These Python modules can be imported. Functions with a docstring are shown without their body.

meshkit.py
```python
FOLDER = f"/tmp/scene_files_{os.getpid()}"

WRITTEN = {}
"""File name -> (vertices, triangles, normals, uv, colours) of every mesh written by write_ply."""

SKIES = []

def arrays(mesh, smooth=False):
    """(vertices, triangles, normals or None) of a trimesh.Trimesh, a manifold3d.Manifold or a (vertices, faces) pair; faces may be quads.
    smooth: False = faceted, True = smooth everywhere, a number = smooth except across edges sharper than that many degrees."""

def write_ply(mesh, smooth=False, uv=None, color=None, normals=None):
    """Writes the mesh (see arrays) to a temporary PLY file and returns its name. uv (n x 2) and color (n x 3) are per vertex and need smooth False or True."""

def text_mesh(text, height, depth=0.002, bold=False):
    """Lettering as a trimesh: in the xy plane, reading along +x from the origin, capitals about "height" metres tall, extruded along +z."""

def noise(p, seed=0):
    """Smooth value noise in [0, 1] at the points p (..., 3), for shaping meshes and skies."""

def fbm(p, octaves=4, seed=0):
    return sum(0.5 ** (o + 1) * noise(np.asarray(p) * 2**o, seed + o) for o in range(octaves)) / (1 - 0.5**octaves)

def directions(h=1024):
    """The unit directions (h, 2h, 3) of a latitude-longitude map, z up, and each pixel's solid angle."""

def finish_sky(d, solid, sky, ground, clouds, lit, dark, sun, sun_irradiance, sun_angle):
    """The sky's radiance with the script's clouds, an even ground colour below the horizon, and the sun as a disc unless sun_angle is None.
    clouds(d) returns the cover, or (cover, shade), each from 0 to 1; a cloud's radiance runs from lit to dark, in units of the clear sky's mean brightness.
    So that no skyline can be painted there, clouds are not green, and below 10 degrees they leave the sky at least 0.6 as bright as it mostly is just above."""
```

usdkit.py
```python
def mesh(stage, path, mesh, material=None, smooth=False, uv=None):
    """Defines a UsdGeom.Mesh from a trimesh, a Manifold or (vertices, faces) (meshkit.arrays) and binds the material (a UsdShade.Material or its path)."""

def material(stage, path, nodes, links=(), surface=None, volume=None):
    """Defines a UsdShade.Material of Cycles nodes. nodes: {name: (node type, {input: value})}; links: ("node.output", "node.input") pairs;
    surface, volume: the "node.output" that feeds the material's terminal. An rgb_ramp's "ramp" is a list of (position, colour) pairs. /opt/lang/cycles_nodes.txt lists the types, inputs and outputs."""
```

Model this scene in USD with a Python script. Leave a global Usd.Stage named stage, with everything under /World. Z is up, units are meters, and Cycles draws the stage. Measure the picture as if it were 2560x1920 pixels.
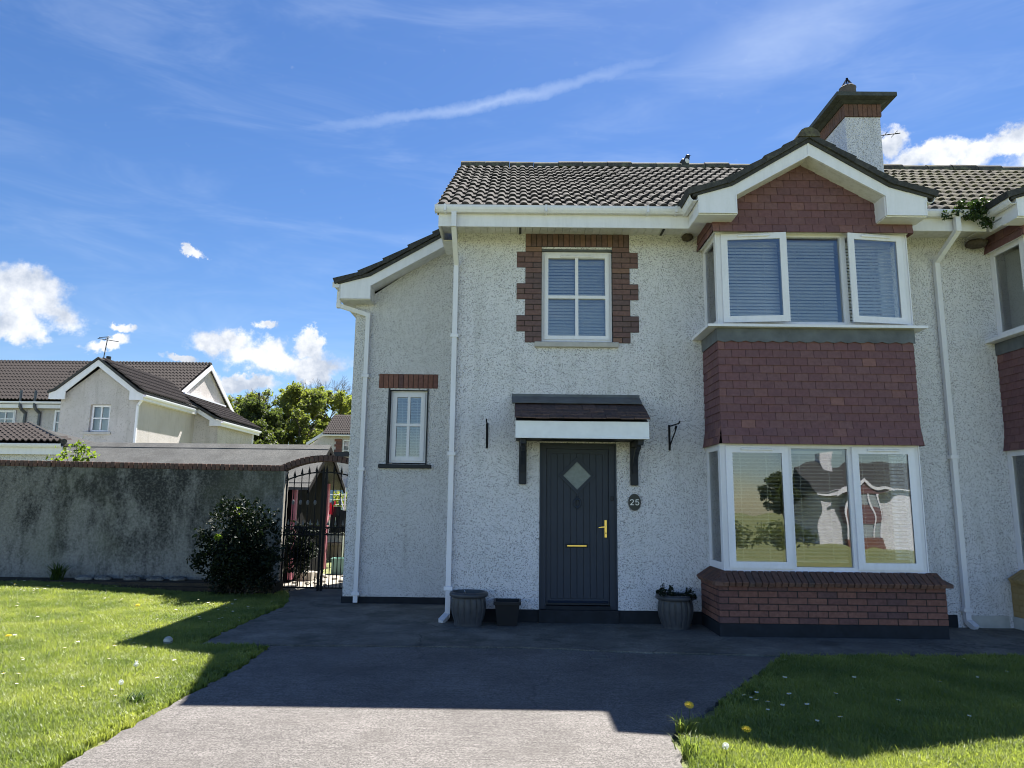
import math, numpy as np, trimesh, usdkit, meshkit
from shapely.geometry import Polygon, box as sbox, Point
from shapely.ops import unary_union
from shapely import affinity
from pxr import Usd, UsdGeom, UsdLux, UsdShade, Gf, Sdf, Vt

stage = Usd.Stage.CreateInMemory()
WORLD = UsdGeom.Xform.Define(stage, '/World')
stage.SetDefaultPrim(WORLD.GetPrim())

# ------------------------------------------------------------------ camera, sky, sun, exposure
PITCH, YAW, ROLL, EYE = math.radians(9.3), math.radians(-0.32), math.radians(0.67), 1.49
EXPOSURE = 1.6
SUN_DIR = np.array([0.262, 0.605, 1.0]); SUN_DIR /= np.linalg.norm(SUN_DIR)
SUN_I, SKY_S = 1.25, 0.063

cam = UsdGeom.Camera.Define(stage, '/World/camera')
cam.CreateHorizontalApertureAttr(36.0)
cam.CreateFocalLengthAttr(36.0 * 1780 / 2560)
cam.CreateExposureAttr(EXPOSURE)
fw = np.array([math.sin(YAW) * math.cos(PITCH), math.cos(YAW) * math.cos(PITCH), math.sin(PITCH)])
rt = np.array([math.cos(YAW), -math.sin(YAW), 0.0]); up = np.cross(rt, fw)
rt2 = math.cos(ROLL) * rt + math.sin(ROLL) * up; up2 = -math.sin(ROLL) * rt + math.cos(ROLL) * up
cam.AddTransformOp().Set(Gf.Matrix4d(*rt2, 0, *up2, 0, *(-fw), 0, 0, 0, EYE, 1))

sun = UsdLux.DistantLight.Define(stage, '/World/sun')
sun.CreateIntensityAttr(SUN_I); sun.CreateAngleAttr(0.53); sun.CreateNormalizeAttr(True)
sun.CreateColorAttr(Gf.Vec3f(1.0, 0.965, 0.90))
sun.AddTransformOp().Set(Gf.Matrix4d().SetLookAt(Gf.Vec3d(*map(float, SUN_DIR * 10)), Gf.Vec3d(0, 0, 0), Gf.Vec3d(0, 0, 1)).GetInverse())

def sky():
    """Physical sky with a few cumulus and thin cirrus: each cloud is a noisy ellipsoid placed by azimuth and elevation."""
    n = {'sky': ('sky_texture', {'sky_type': 'single_scattering', 'sun_disc': False, 'sun_elevation': math.asin(SUN_DIR[2]),
                                 'sun_rotation': math.atan2(SUN_DIR[0], SUN_DIR[1]), 'air_density': 1.0, 'aerosol_density': 0.15, 'ozone_density': 3.0}),
         'hs': ('hsv', {'saturation': 1.22, 'value': 0.75, 'hue': 0.508}), 'tc': ('texture_coordinate', {}),
         'warp': ('noise_texture', {'scale': 13.0, 'detail': 9.0, 'roughness': 0.62}),
         'wsub': ('vector_math', {'math_type': 'subtract', 'vector2': (.5, .5, .5)}),
         'wsc': ('vector_math', {'math_type': 'scale', 'scale': 0.10}),
         'wadd': ('vector_math', {'math_type': 'add'})}
    l = [('sky.color', 'hs.color'), ('tc.generated', 'warp.vector'), ('warp.color', 'wsub.vector1'), ('wsub.vector', 'wsc.vector1'),
         ('wsc.vector', 'wadd.vector1'), ('tc.generated', 'wadd.vector2')]
    def blob(name, az, el, ha, he, tilt=0.0, vec='wadd.vector'):
        a, e = math.radians(az), math.radians(el)
        loc = (math.sin(a) * math.cos(e), math.cos(a) * math.cos(e), math.sin(e))
        n[name + 'm'] = ('mapping', {'mapping_type': 'texture', 'location': loc, 'rotation': (0, math.radians(tilt), -a), 'scale': (math.radians(ha), 0.6, math.radians(he))})
        n[name] = ('gradient_texture', {'gradient_type': 'spherical'})
        l.extend([(vec, name + 'm.vector'), (name + 'm.vector', name + '.vector')])
    cumulus = [(-36.6, 12.8, 4.0, 2.0, 4), (-35.0, 12.4, 2.9, 1.3, 6), (-36.2, 11.0, 1.6, 1.1, 0), (-30.9, 10.4, 1.5, .55, -8), (-30.0, 11.5, .9, .4, 10),
               (-22.9, 11.5, 2.6, 1.2, 0), (-19.5, 10.9, 3.4, 1.35, 0), (-16.2, 10.7, 3.2, 1.5, 0), (-15.9, 12.2, 1.5, .7, 20), (-20.1, 13.2, .95, .55, 0),
               (-21.2, 8.8, 2.6, .75, 0), (-25.7, 9.6, 1.3, .5, 0), (-26.0, 17.9, .75, .4, 0), (29.3, 25.3, 1.6, 1.0, 30), (31.6, 23.4, 3.2, 1.0, -6), (36.0, 23.6, 3.6, 1.1, -10), (41, 22, 5, 2.5, 0), (-43, 11, 5, 2.5, 0), (55, 14, 8, 2, 0), (-60, 16, 9, 3, 0)]
    last = None
    for i, (az, el, ha, he, t) in enumerate(cumulus):
        blob(f'c{i}', az, el, ha * 1.18, he * 1.18, t)
        if last:
            n[f'mx{i}'] = ('math', {'math_type': 'maximum'}); l.extend([(last, f'mx{i}.value1'), (f'c{i}.fac', f'mx{i}.value2')]); last = f'mx{i}.value'
        else:
            last = 'c0.fac'
    n['fine'] = ('noise_texture', {'scale': 55.0, 'detail': 6.0, 'roughness': 0.65})
    n['fm'] = ('math', {'math_type': 'multiply_add', 'value2': 0.50, 'value3': -0.25})
    n['sum'] = ('math', {'math_type': 'add'})
    n['cov'] = ('map_range', {'range_type': 'smoothstep', 'from_min': 0.06, 'from_max': 0.52, 'clamp': True})
    l += [('tc.generated', 'fine.vector'), ('fine.fac', 'fm.value1'), (last, 'sum.value1'), ('fm.value', 'sum.value2'), ('sum.value', 'cov.value')]
    # cloud tone: white tops, grey hollows
    n['tone'] = ('noise_texture', {'scale': 17.0, 'detail': 7.0, 'roughness': 0.6})
    n['tr'] = ('rgb_ramp', {'ramp': [(0.36, (3.0, 3.4, 4.1)), (0.58, (6.0, 6.1, 6.3))]})
    l += [('tc.generated', 'tone.vector'), ('tone.fac', 'tr.fac')]
    # thin cirrus: stretched noise, and one straight streak
    n['cm'] = ('mapping', {'rotation': (0.0, 0.35, 0.1), 'scale': (3.0, 5.0, 15.0)})
    n['cn'] = ('noise_texture', {'scale': 1.3, 'detail': 7.0, 'roughness': 0.62, 'distortion': 0.6})
    n['cr'] = ('map_range', {'range_type': 'smoothstep', 'from_min': 0.40, 'from_max': 0.85, 'to_max': 0.17, 'clamp': True})
    l += [('tc.generated', 'cm.vector'), ('cm.vector', 'cn.vector'), ('cn.fac', 'cr.value')]
    n['w2'] = ('vector_math', {'math_type': 'scale', 'scale': 0.03}); n['w2a'] = ('vector_math', {'math_type': 'add'})
    l += [('wsub.vector', 'w2.vector1'), ('w2.vector', 'w2a.vector1'), ('tc.generated', 'w2a.vector2')]
    blob('con', -2.8, 30.7, 14.5, 0.5, -10.5, 'w2a.vector'); blob('wis', 22, 33.2, 9.0, 2.6, -8, 'w2a.vector')
    n['cs'] = ('math', {'math_type': 'multiply', 'value2': 0.34}); n['ws'] = ('math', {'math_type': 'multiply', 'value2': 0.26})
    n['thin1'] = ('math', {'math_type': 'add'}); n['thin2'] = ('math', {'math_type': 'add', 'use_clamp': True})
    l += [('con.fac', 'cs.value1'), ('wis.fac', 'ws.value1'), ('cs.value', 'thin1.value1'), ('ws.value', 'thin1.value2'), ('thin1.value', 'thin2.value1'), ('cr.result', 'thin2.value2')]
    n['m1'] = ('mix_color', {'b': (4.6, 5.3, 6.4), 'use_clamp': False}); n['m2'] = ('mix_color', {'use_clamp': False})
    n['bg'] = ('background_shader', {'strength': SKY_S})
    l += [('hs.color', 'm1.a'), ('thin2.value', 'm1.fac'), ('m1.result', 'm2.a'), ('tr.color', 'm2.b'), ('cov.result', 'm2.fac'), ('m2.result', 'bg.color')]
    return usdkit.material(stage, '/World/Looks/sky', n, l, surface='bg.background')

dome = UsdLux.DomeLight.Define(stage, '/World/sky')
UsdShade.MaterialBindingAPI.Apply(dome.GetPrim()).Bind(sky())
dome.GetPrim().SetCustomDataByKey('kind', 'structure')

# ------------------------------------------------------------------ helpers
rng = np.random.default_rng(25)
taken = {}
def numbered(parent, name):
    k = taken.get((parent, name), 0); taken[(parent, name)] = k + 1
    return f'{parent}/{name}' if k == 0 else f'{parent}/{name}_{k:03d}'
def tag(path, label=None, cat=None, group=None, kind=None):
    p = stage.GetPrimAtPath(path)
    for k, v in (('label', label), ('category', cat), ('group', group), ('kind', kind)):
        if v: p.SetCustomDataByKey(k, v)
    return path
def thing(name, label, cat, group=None, loc=None, rotz=0.0):
    path = numbered('/World', name); x = UsdGeom.Xform.Define(stage, path)
    if loc is not None:
        x.AddTranslateOp().Set(Gf.Vec3d(*map(float, loc)))
        if rotz: x.AddRotateZOp().Set(float(rotz))
    return tag(path, label, cat, group)
def part(parent, name, mesh, mat, label=None, smooth=False, kind=None):
    path = numbered(parent, name); usdkit.mesh(stage, path, mesh, MAT[mat], smooth=smooth)
    return tag(path, label, None, None, kind)
def solo(name, mesh, mat, label=None, cat=None, group=None, kind=None, smooth=False):
    path = numbered('/World', name); usdkit.mesh(stage, path, mesh, MAT[mat], smooth=smooth)
    return tag(path, label, cat, group, kind)
def copy_of(src, name, loc, rotz, label, cat, group=None, scale=1.0):
    path = numbered('/World', name); x = UsdGeom.Xform.Define(stage, path)
    x.GetPrim().GetReferences().AddInternalReference(src)
    x.GetPrim().SetInstanceable(True)
    x.ClearXformOpOrder()
    x.AddTranslateOp().Set(Gf.Vec3d(*map(float, loc))); x.AddRotateZOp().Set(float(rotz)); x.AddScaleOp().Set(Gf.Vec3f(scale, scale, scale))
    return tag(path, label, cat, group)

def bx(x0, x1, y0, y1, z0, z1):
    return trimesh.creation.box(bounds=[[min(x0, x1), min(y0, y1), min(z0, z1)], [max(x0, x1), max(y0, y1), max(z0, z1)]])
def cat(*ms):
    ms = [m for a in ms for m in (a if isinstance(a, (list, tuple)) else [a])]
    return trimesh.util.concatenate(ms)
def hull(pts): return trimesh.convex.convex_hull(np.asarray(pts, float))
def ext_xz(poly, y0, y1):
    """polygon in (x, z) extruded from y0 to y1"""
    out = []
    for g in getattr(poly, 'geoms', [poly]):
        m = trimesh.creation.extrude_polygon(g, abs(y1 - y0), engine='earcut')
        v = m.vertices.copy(); m.vertices = np.c_[v[:, 0], max(y0, y1) - v[:, 2], v[:, 1]]; out.append(m)
    return cat(out)
def ext_yz(poly, x0, x1):
    out = []
    for g in getattr(poly, 'geoms', [poly]):
        m = trimesh.creation.extrude_polygon(g, abs(x1 - x0), engine='earcut')
        v = m.vertices.copy(); m.vertices = np.c_[min(x0, x1) + v[:, 2], v[:, 0], v[:, 1]]; out.append(m)
    return cat(out)
def ext_xy(poly, z0, z1):
    m = cat([trimesh.creation.extrude_polygon(g, z1 - z0, engine='earcut') for g in getattr(poly, 'geoms', [poly])]); m.apply_translation([0, 0, z0]); return m
def frame_m(o, u, v, w):
    """4x4 whose columns are axes u, v, w and origin o"""
    M = np.eye(4); M[:3, 0], M[:3, 1], M[:3, 2], M[:3, 3] = u, v, w, o; return M
def moved(m, M): m = m.copy(); m.apply_transform(M); return m
def rot(axis, deg, point=(0, 0, 0)): return trimesh.transformations.rotation_matrix(math.radians(deg), axis, point)
def tube(pts, r, n=8):
    pts = np.asarray(pts, float); out = []
    for a, b in zip(pts[:-1], pts[1:]):
        out.append(trimesh.creation.cylinder(radius=r, segment=[a, b], sections=n))
    return cat(out)
def lathe(profile, n=28):
    return trimesh.creation.revolve(np.asarray(profile, float), sections=n)
def bar(a, b, w, d=None):
    """square bar from a to b"""
    a, b = np.asarray(a, float), np.asarray(b, float); d = d or w; t = b - a; L = np.linalg.norm(t); t /= L
    ref = np.array([1.0, 0, 0]) if abs(t[0]) < .9 else np.array([0, 1.0, 0]); v = np.cross(t, ref); v /= np.linalg.norm(v); u = np.cross(v, t)
    m = trimesh.creation.box([w, d, L]); return moved(m, frame_m((a + b) / 2, u, v, t))
def chamfer(m_ext, c=0.004):
    """box with chamfered edges, centred; m_ext = extents"""
    e = np.asarray(m_ext) / 2; p = []
    for s in np.ndindex(2, 2, 2):
        s = np.array(s) * 2 - 1
        for k in range(3):
            q = e - c; q = q.copy(); q[k] = e[k]; p.append(s * q)
    return hull(p)
def jitter_box(x0, x1, y0, y1, z0, z1, c=0.004, j=0.0015):
    m = chamfer([x1 - x0, y1 - y0, z1 - z0], c); m.apply_transform(rot([0, 0, 1], rng.normal(0, .25))); m.apply_transform(rot([0, 1, 0], rng.normal(0, .2)))
    m.apply_translation([(x0 + x1) / 2, (y0 + y1) / 2 + rng.normal(0, j), (z0 + z1) / 2]); return m
def leaves(centers, size, r, flat=0.0, aspect=1.7):
    """one folded leaf quad (4 vertices, 2 triangles) at each centre"""
    n = len(centers); d = r.normal(size=(n, 3)); d[:, 2] = d[:, 2] * (1 - flat) + flat * 1.2; d /= np.linalg.norm(d, axis=1, keepdims=True)
    a = r.normal(size=(n, 3)); a -= d * (a * d).sum(1, keepdims=True); a /= np.linalg.norm(a, axis=1, keepdims=True); b = np.cross(d, a)
    s = size * r.uniform(.6, 1.25, (n, 1)); L, Wd = s * aspect / 2, s / 2
    v = np.stack([centers - a * L, centers - b * Wd + d * s * .12, centers + a * L, centers + b * Wd + d * s * .12], 1).reshape(-1, 3)
    i = np.arange(n)[:, None] * 4
    f = np.concatenate([i + [0, 1, 2], i + [0, 2, 3]]) 
    return trimesh.Trimesh(v, f, process=False)
def clump_points(r, centers, radii, per, squash=.8, shell=.55):
    out = []
    for c, rad in zip(centers, radii):
        n = max(4, int(per * rad ** 2)); d = r.normal(size=(n, 3)); d /= np.linalg.norm(d, axis=1, keepdims=True)
        d *= (shell + (1 - shell) * r.random((n, 1)) ** .6) * rad * r.uniform(.8, 1.1, (n, 1)); d[:, 2] *= squash; out.append(np.asarray(c) + d)
    return np.vstack(out)

# ------------------------------------------------------------------ materials
MAT = {}
def mat(name, nodes, links, surface='p.BSDF', volume=None):
    MAT[name] = usdkit.material(stage, f'/World/Looks/{name}', nodes, links, surface=surface); return name
POS = {'g': ('geometry', {})}
def plain(name, col, rough=0.5, spec=0.5, metal=0.0, var=0.12, scale=6.0, bump=0.0, bscale=60.0, objvar=0.0, extra_dark=None):
    """painted / solid surface: colour with gentle noise mottling, an optional per-object shift and fine bump"""
    c = np.array(col); n = dict(POS); l = []
    n['nz'] = ('noise_texture', {'scale': scale, 'detail': 6.0, 'roughness': 0.65})
    n['r'] = ('rgb_ramp', {'ramp': [(0.3, tuple(c * (1 - var))), (0.7, tuple(np.minimum(c * (1 + var), .95)))]})
    l += [('g.position', 'nz.vector'), ('nz.fac', 'r.fac')]; src = 'r.color'
    if objvar:
        n['oi'] = ('object_info', {}); n['mr'] = ('map_range', {'to_min': 1 - objvar, 'to_max': 1 + objvar}); n['hv'] = ('hsv', {})
        l += [('oi.random', 'mr.value'), ('mr.result', 'hv.value'), (src, 'hv.color')]; src = 'hv.color'
    n['p'] = ('principled_bsdf', {'roughness': rough, 'specular_ior_level': spec, 'metallic': metal}); l.append((src, 'p.base_color'))
    if bump:
        n['bn'] = ('noise_texture', {'scale': bscale, 'detail': 4.0, 'roughness': .6}); n['b'] = ('bump', {'strength': bump, 'distance': 0.01})
        l += [('g.position', 'bn.vector'), ('bn.fac', 'b.height'), ('b.normal', 'p.normal')]
    return mat(name, n, l)
def brickish(name, ramp, rough=0.9, mot=0.35, bump=0.5, lichen=None, lich_amt=0.0, spec=.15):
    """fired clay or concrete piece: a tone picked per object, mottling, dark smudges, optional lichen"""
    n = dict(POS); l = []
    n['oi'] = ('object_info', {}); n['rp'] = ('rgb_ramp', {'ramp': ramp}); l.append(('oi.random', 'rp.fac'))
    n['nz'] = ('noise_texture', {'scale': 22.0, 'detail': 7.0, 'roughness': .7}); n['mr'] = ('map_range', {'from_min': .3, 'from_max': .7, 'to_min': 1 - mot, 'to_max': 1 + mot * .6}); n['hv'] = ('hsv', {})
    l += [('g.position', 'nz.vector'), ('nz.fac', 'mr.value'), ('mr.result', 'hv.value'), ('rp.color', 'hv.color')]; src = 'hv.color'
    if lichen:
        n['ln'] = ('noise_texture', {'scale': 9.0, 'detail': 8.0, 'roughness': .75}); n['lr'] = ('map_range', {'from_min': .62 - lich_amt, 'from_max': .72 - lich_amt * .6, 'clamp': True, 'to_max': .85})
        n['lm'] = ('mix_color', {'b': lichen}); l += [('g.position', 'ln.vector'), ('ln.fac', 'lr.value'), ('lr.result', 'lm.fac'), (src, 'lm.a')]; src = 'lm.result'
    n['p'] = ('principled_bsdf', {'roughness': rough, 'specular_ior_level': spec}); l.append((src, 'p.base_color'))
    n['bn'] = ('noise_texture', {'scale': 140.0, 'detail': 5.0, 'roughness': .7}); n['b'] = ('bump', {'strength': bump, 'distance': 0.004})
    l += [('g.position', 'bn.vector'), ('bn.fac', 'b.height'), ('b.normal', 'p.normal')]
    return mat(name, n, l)
def dash(name, base, fleck, dens, scale=52.0, stain=(.5, .47, .40), stain_amt=.35):
    """pebble dash: pale render with dark stone chips standing proud"""
    n = dict(POS)
    n.update({'sq': ('mapping', {'scale': (1, 1, 1.0)}), 'wn': ('noise_texture', {'scale': 70.0, 'detail': 2.0}), 'ws': ('vector_math', {'math_type': 'subtract', 'vector2': (.5, .5, .5)}),
              'wk': ('vector_math', {'math_type': 'scale', 'scale': .022}), 'wa': ('vector_math', {'math_type': 'add'}),
              'vo': ('voronoi_texture', {'scale': scale, 'randomness': 1.0}), 'sx': ('separate_color', {}),
              'pick': ('math', {'math_type': 'less_than', 'value2': dens}), 'near': ('map_range', {'from_min': .50, 'from_max': .37, 'clamp': True}),
              'fk': ('math', {'math_type': 'multiply'}), 'fk2': ('math', {'math_type': 'multiply', 'value2': .92}),
              'st': ('noise_texture', {'scale': 1.1, 'detail': 8.0, 'roughness': .7}), 'sr': ('map_range', {'from_min': .42, 'from_max': .78, 'to_max': stain_amt, 'clamp': True}),
              'm0': ('mix_color', {'a': base, 'b': stain}), 'rm': ('mapping', {'scale': (3.2, 3.2, .30)}), 'rn': ('noise_texture', {'scale': 1.6, 'detail': 7.0, 'roughness': .65}), 'rr': ('map_range', {'from_min': .52, 'from_max': .72, 'to_max': .38, 'clamp': True}), 'mr': ('mix_color', {'b': tuple(x * .74 for x in stain)}), 'gr': ('noise_texture', {'scale': 160.0, 'detail': 3.0}), 'gm': ('map_range', {'from_min': .3, 'from_max': .7, 'to_min': .82, 'to_max': 1.1}),
              'hv': ('hsv', {}), 'm1': ('mix_color', {'b': fleck}), 'p': ('principled_bsdf', {'roughness': .9, 'specular_ior_level': .2}),
              'vb': ('voronoi_texture', {'scale': 75.0}), 'inv': ('math', {'math_type': 'subtract', 'value1': 1.0}), 'b': ('bump', {'strength': .75, 'distance': .012})})
    l = [('g.position', 'wn.vector'), ('wn.color', 'ws.vector1'), ('ws.vector', 'wk.vector1'), ('wk.vector', 'wa.vector1'), ('g.position', 'wa.vector2'), ('wa.vector', 'vo.vector'),
         ('vo.color', 'sx.color'), ('sx.r', 'pick.value1'), ('vo.distance', 'near.value'), ('pick.value', 'fk.value1'), ('near.result', 'fk.value2'), ('fk.value', 'fk2.value1'),
         ('g.position', 'st.vector'), ('st.fac', 'sr.value'), ('sr.result', 'm0.fac'), ('g.position', 'gr.vector'), ('gr.fac', 'gm.value'), ('gm.result', 'hv.value'), ('g.position', 'rm.vector'), ('rm.vector', 'rn.vector'), ('rn.fac', 'rr.value'), ('rr.result', 'mr.fac'), ('m0.result', 'mr.a'), ('mr.result', 'hv.color'),
         ('hv.color', 'm1.a'), ('fk2.value', 'm1.fac'), ('m1.result', 'p.base_color'), ('wa.vector', 'vb.vector'), ('vb.distance', 'inv.value2'), ('inv.value', 'b.height'), ('b.normal', 'p.normal')]
    return mat(name, n, l)
def leafy(name, ramp, trans=0.45, scale=.9, rough=.5, spec=.35, tcol=1.6):
    n = dict(POS); l = []
    n.update({'nz': ('noise_texture', {'scale': scale, 'detail': 4.0}), 'ri': ('math', {'math_type': 'multiply_add', 'value2': .5, 'value3': -.25}), 'ad': ('math', {'math_type': 'add'}), 'rp': ('rgb_ramp', {'ramp': ramp}),
              'p': ('principled_bsdf', {'roughness': rough, 'specular_ior_level': spec}), 't': ('translucent_bsdf', {}), 'tc': ('mix_color', {'blend_type': 'multiply', 'fac': 1.0, 'b': (1.0 * tcol, 1.05 * tcol, .45 * tcol), 'use_clamp': False}), 'mx': ('mix_closure', {'fac': trans})})
    l += [('g.position', 'nz.vector'), ('g.random_per_island', 'ri.value1'), ('nz.fac', 'ad.value1'), ('ri.value', 'ad.value2'), ('ad.value', 'rp.fac'), ('rp.color', 'p.base_color'), ('rp.color', 'tc.a'), ('tc.result', 't.color'), ('p.BSDF', 'mx.closure1'), ('t.BSDF', 'mx.closure2')]
    return mat(name, n, l, surface='mx.closure')
def glass(name, ior=1.9, tint=(.93, .96, .95), wob=.0035, rough=0.0):
    n = dict(POS)
    n.update({'fr': ('fresnel', {'IOR': ior}), 't': ('transparent_bsdf', {'color': tint}), 'gl': ('glossy_bsdf', {'color': (.95, .97, 1.0), 'roughness': rough}), 'mx': ('mix_closure', {}),
              'nz': ('noise_texture', {'scale': 1.7, 'detail': 1.0}), 'b': ('bump', {'strength': 1.0, 'distance': wob})})
    l = [('g.position', 'nz.vector'), ('nz.fac', 'b.height'), ('b.normal', 'gl.normal'), ('fr.fac', 'mx.fac'), ('t.BSDF', 'mx.closure1'), ('gl.BSDF', 'mx.closure2')]
    return mat(name, n, l, surface='mx.closure')
def ground_mat(name, ramp, scale, speck, speck_amt, rough=.9, bump=.6, streak=0.0, blot=None, blot_amt=.0, crack=0.0):
    """concrete or soil: broad blotches, fine aggregate speckle, optional brushed lines across"""
    n = dict(POS); l = []
    n.update({'a': ('noise_texture', {'scale': scale, 'detail': 9.0, 'roughness': .68}), 'r': ('rgb_ramp', {'ramp': ramp}),
              'v': ('voronoi_texture', {'scale': 130.0}), 'vs': ('separate_color', {}), 'vm': ('map_range', {'to_min': 1 - speck_amt, 'to_max': 1 + speck_amt}), 'h1': ('hsv', {}),
              'p': ('principled_bsdf', {'roughness': rough, 'specular_ior_level': .25}), 'bn': ('noise_texture', {'scale': 130.0, 'detail': 6.0, 'roughness': .75}), 'b': ('bump', {'strength': bump, 'distance': .008})})
    l += [('g.position', 'a.vector'), ('a.fac', 'r.fac'), ('g.position', 'v.vector'), ('v.color', 'vs.color'), ('vs.r', 'vm.value'), ('vm.result', 'h1.value'), ('r.color', 'h1.color'), ('g.position', 'bn.vector'), ('bn.fac', 'b.height'), ('b.normal', 'p.normal')]
    src = 'h1.color'
    if streak:
        n.update({'sm': ('mapping', {'scale': (1.3, 34.0, 1.0)}), 'sn': ('noise_texture', {'scale': 2.2, 'detail': 5.0, 'roughness': .7}), 'sr': ('map_range', {'from_min': .35, 'from_max': .65, 'to_min': 1 - streak, 'to_max': 1 + streak, 'clamp': True}), 'h2': ('hsv', {})})
        l += [('g.position', 'sm.vector'), ('sm.vector', 'sn.vector'), ('sn.fac', 'sr.value'), ('sr.result', 'h2.value'), (src, 'h2.color')]; src = 'h2.color'
    if blot:
        n.update({'bl': ('noise_texture', {'scale': 1.7, 'detail': 8.0, 'roughness': .7}), 'br': ('map_range', {'from_min': .50, 'from_max': .66, 'to_max': blot_amt, 'clamp': True}), 'bm': ('mix_color', {'b': blot})})
        l += [('g.position', 'bl.vector'), ('bl.fac', 'br.value'), ('br.result', 'bm.fac'), (src, 'bm.a')]; src = 'bm.result'
    if crack:
        n.update({'cn': ('noise_texture', {'scale': 3.0, 'detail': 6.0}), 'cs': ('vector_math', {'math_type': 'scale', 'scale': .35}), 'ca': ('vector_math', {'math_type': 'add'}), 'cv': ('voronoi_texture', {'feature': 'distance_to_edge', 'scale': .42}),
                  'cr': ('map_range', {'from_min': .0015, 'from_max': .0045, 'to_min': crack, 'to_max': 0.0, 'clamp': True}), 'cm': ('mix_color', {'b': (.03, .027, .025)})})
        l += [('g.position', 'cn.vector'), ('cn.color', 'cs.vector1'), ('cs.vector', 'ca.vector1'), ('g.position', 'ca.vector2'), ('ca.vector', 'cv.vector'), ('cv.distance', 'cr.value'), ('cr.result', 'cm.fac'), (src, 'cm.a')]; src = 'cm.result'
    l.append((src, 'p.base_color'))
    return mat(name, n, l)

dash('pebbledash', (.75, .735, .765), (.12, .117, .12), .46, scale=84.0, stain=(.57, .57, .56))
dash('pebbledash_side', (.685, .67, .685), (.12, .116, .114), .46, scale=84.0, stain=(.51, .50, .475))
dash('pebbledash_far', (.57, .53, .52), (.3, .28, .25), .2, scale=30.0, stain=(.36, .33, .29), stain_amt=.5)
dash('wall_render', (.30, .30, .27), (.07, .07, .065), .45, scale=34.0)
def weathered(name, col, dirt, amt, rough):
    n = dict(POS)
    n.update({'mp': ('mapping', {'scale': (5.0, 5.0, .7)}), 'a': ('noise_texture', {'scale': 2.2, 'detail': 8.0, 'roughness': .68}), 'r': ('map_range', {'from_min': .46, 'from_max': .70, 'to_max': amt, 'clamp': True}), 'f': ('noise_texture', {'scale': 30.0, 'detail': 5.0, 'roughness': .7}),
              'rf': ('map_range', {'from_min': .5, 'from_max': .75, 'to_max': amt * .7, 'clamp': True}), 'm': ('mix_color', {'a': col, 'b': dirt}), 'm2': ('mix_color', {'b': dirt}), 'oi': ('object_info', {}), 'om': ('map_range', {'to_min': .95, 'to_max': 1.03}), 'hv': ('hsv', {}), 'p': ('principled_bsdf', {'roughness': rough, 'specular_ior_level': .4}), 'bn': ('noise_texture', {'scale': 3.0, 'detail': 2.0}), 'b': ('bump', {'strength': .25, 'distance': .006})})
    l = [('g.position', 'mp.vector'), ('mp.vector', 'a.vector'), ('a.fac', 'r.value'), ('r.result', 'm.fac'), ('g.position', 'f.vector'), ('f.fac', 'rf.value'), ('m.result', 'm2.a'), ('rf.result', 'm2.fac'), ('oi.random', 'om.value'), ('om.result', 'hv.value'), ('m2.result', 'hv.color'), ('hv.color', 'p.base_color'), ('g.position', 'bn.vector'), ('bn.fac', 'b.height'), ('b.normal', 'p.normal')]
    return mat(name, n, l)
weathered('upvc', (.745, .735, .775), (.46, .46, .45), .24, .36)
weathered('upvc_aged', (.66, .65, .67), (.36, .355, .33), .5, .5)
plain('plinth_black', (.010, .013, .018), .7, .25, var=.35, scale=9.0, bump=.3)
plain('plinth_pale', (.42, .42, .40), .85, .3, var=.2, scale=4.0, bump=.3)
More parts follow.
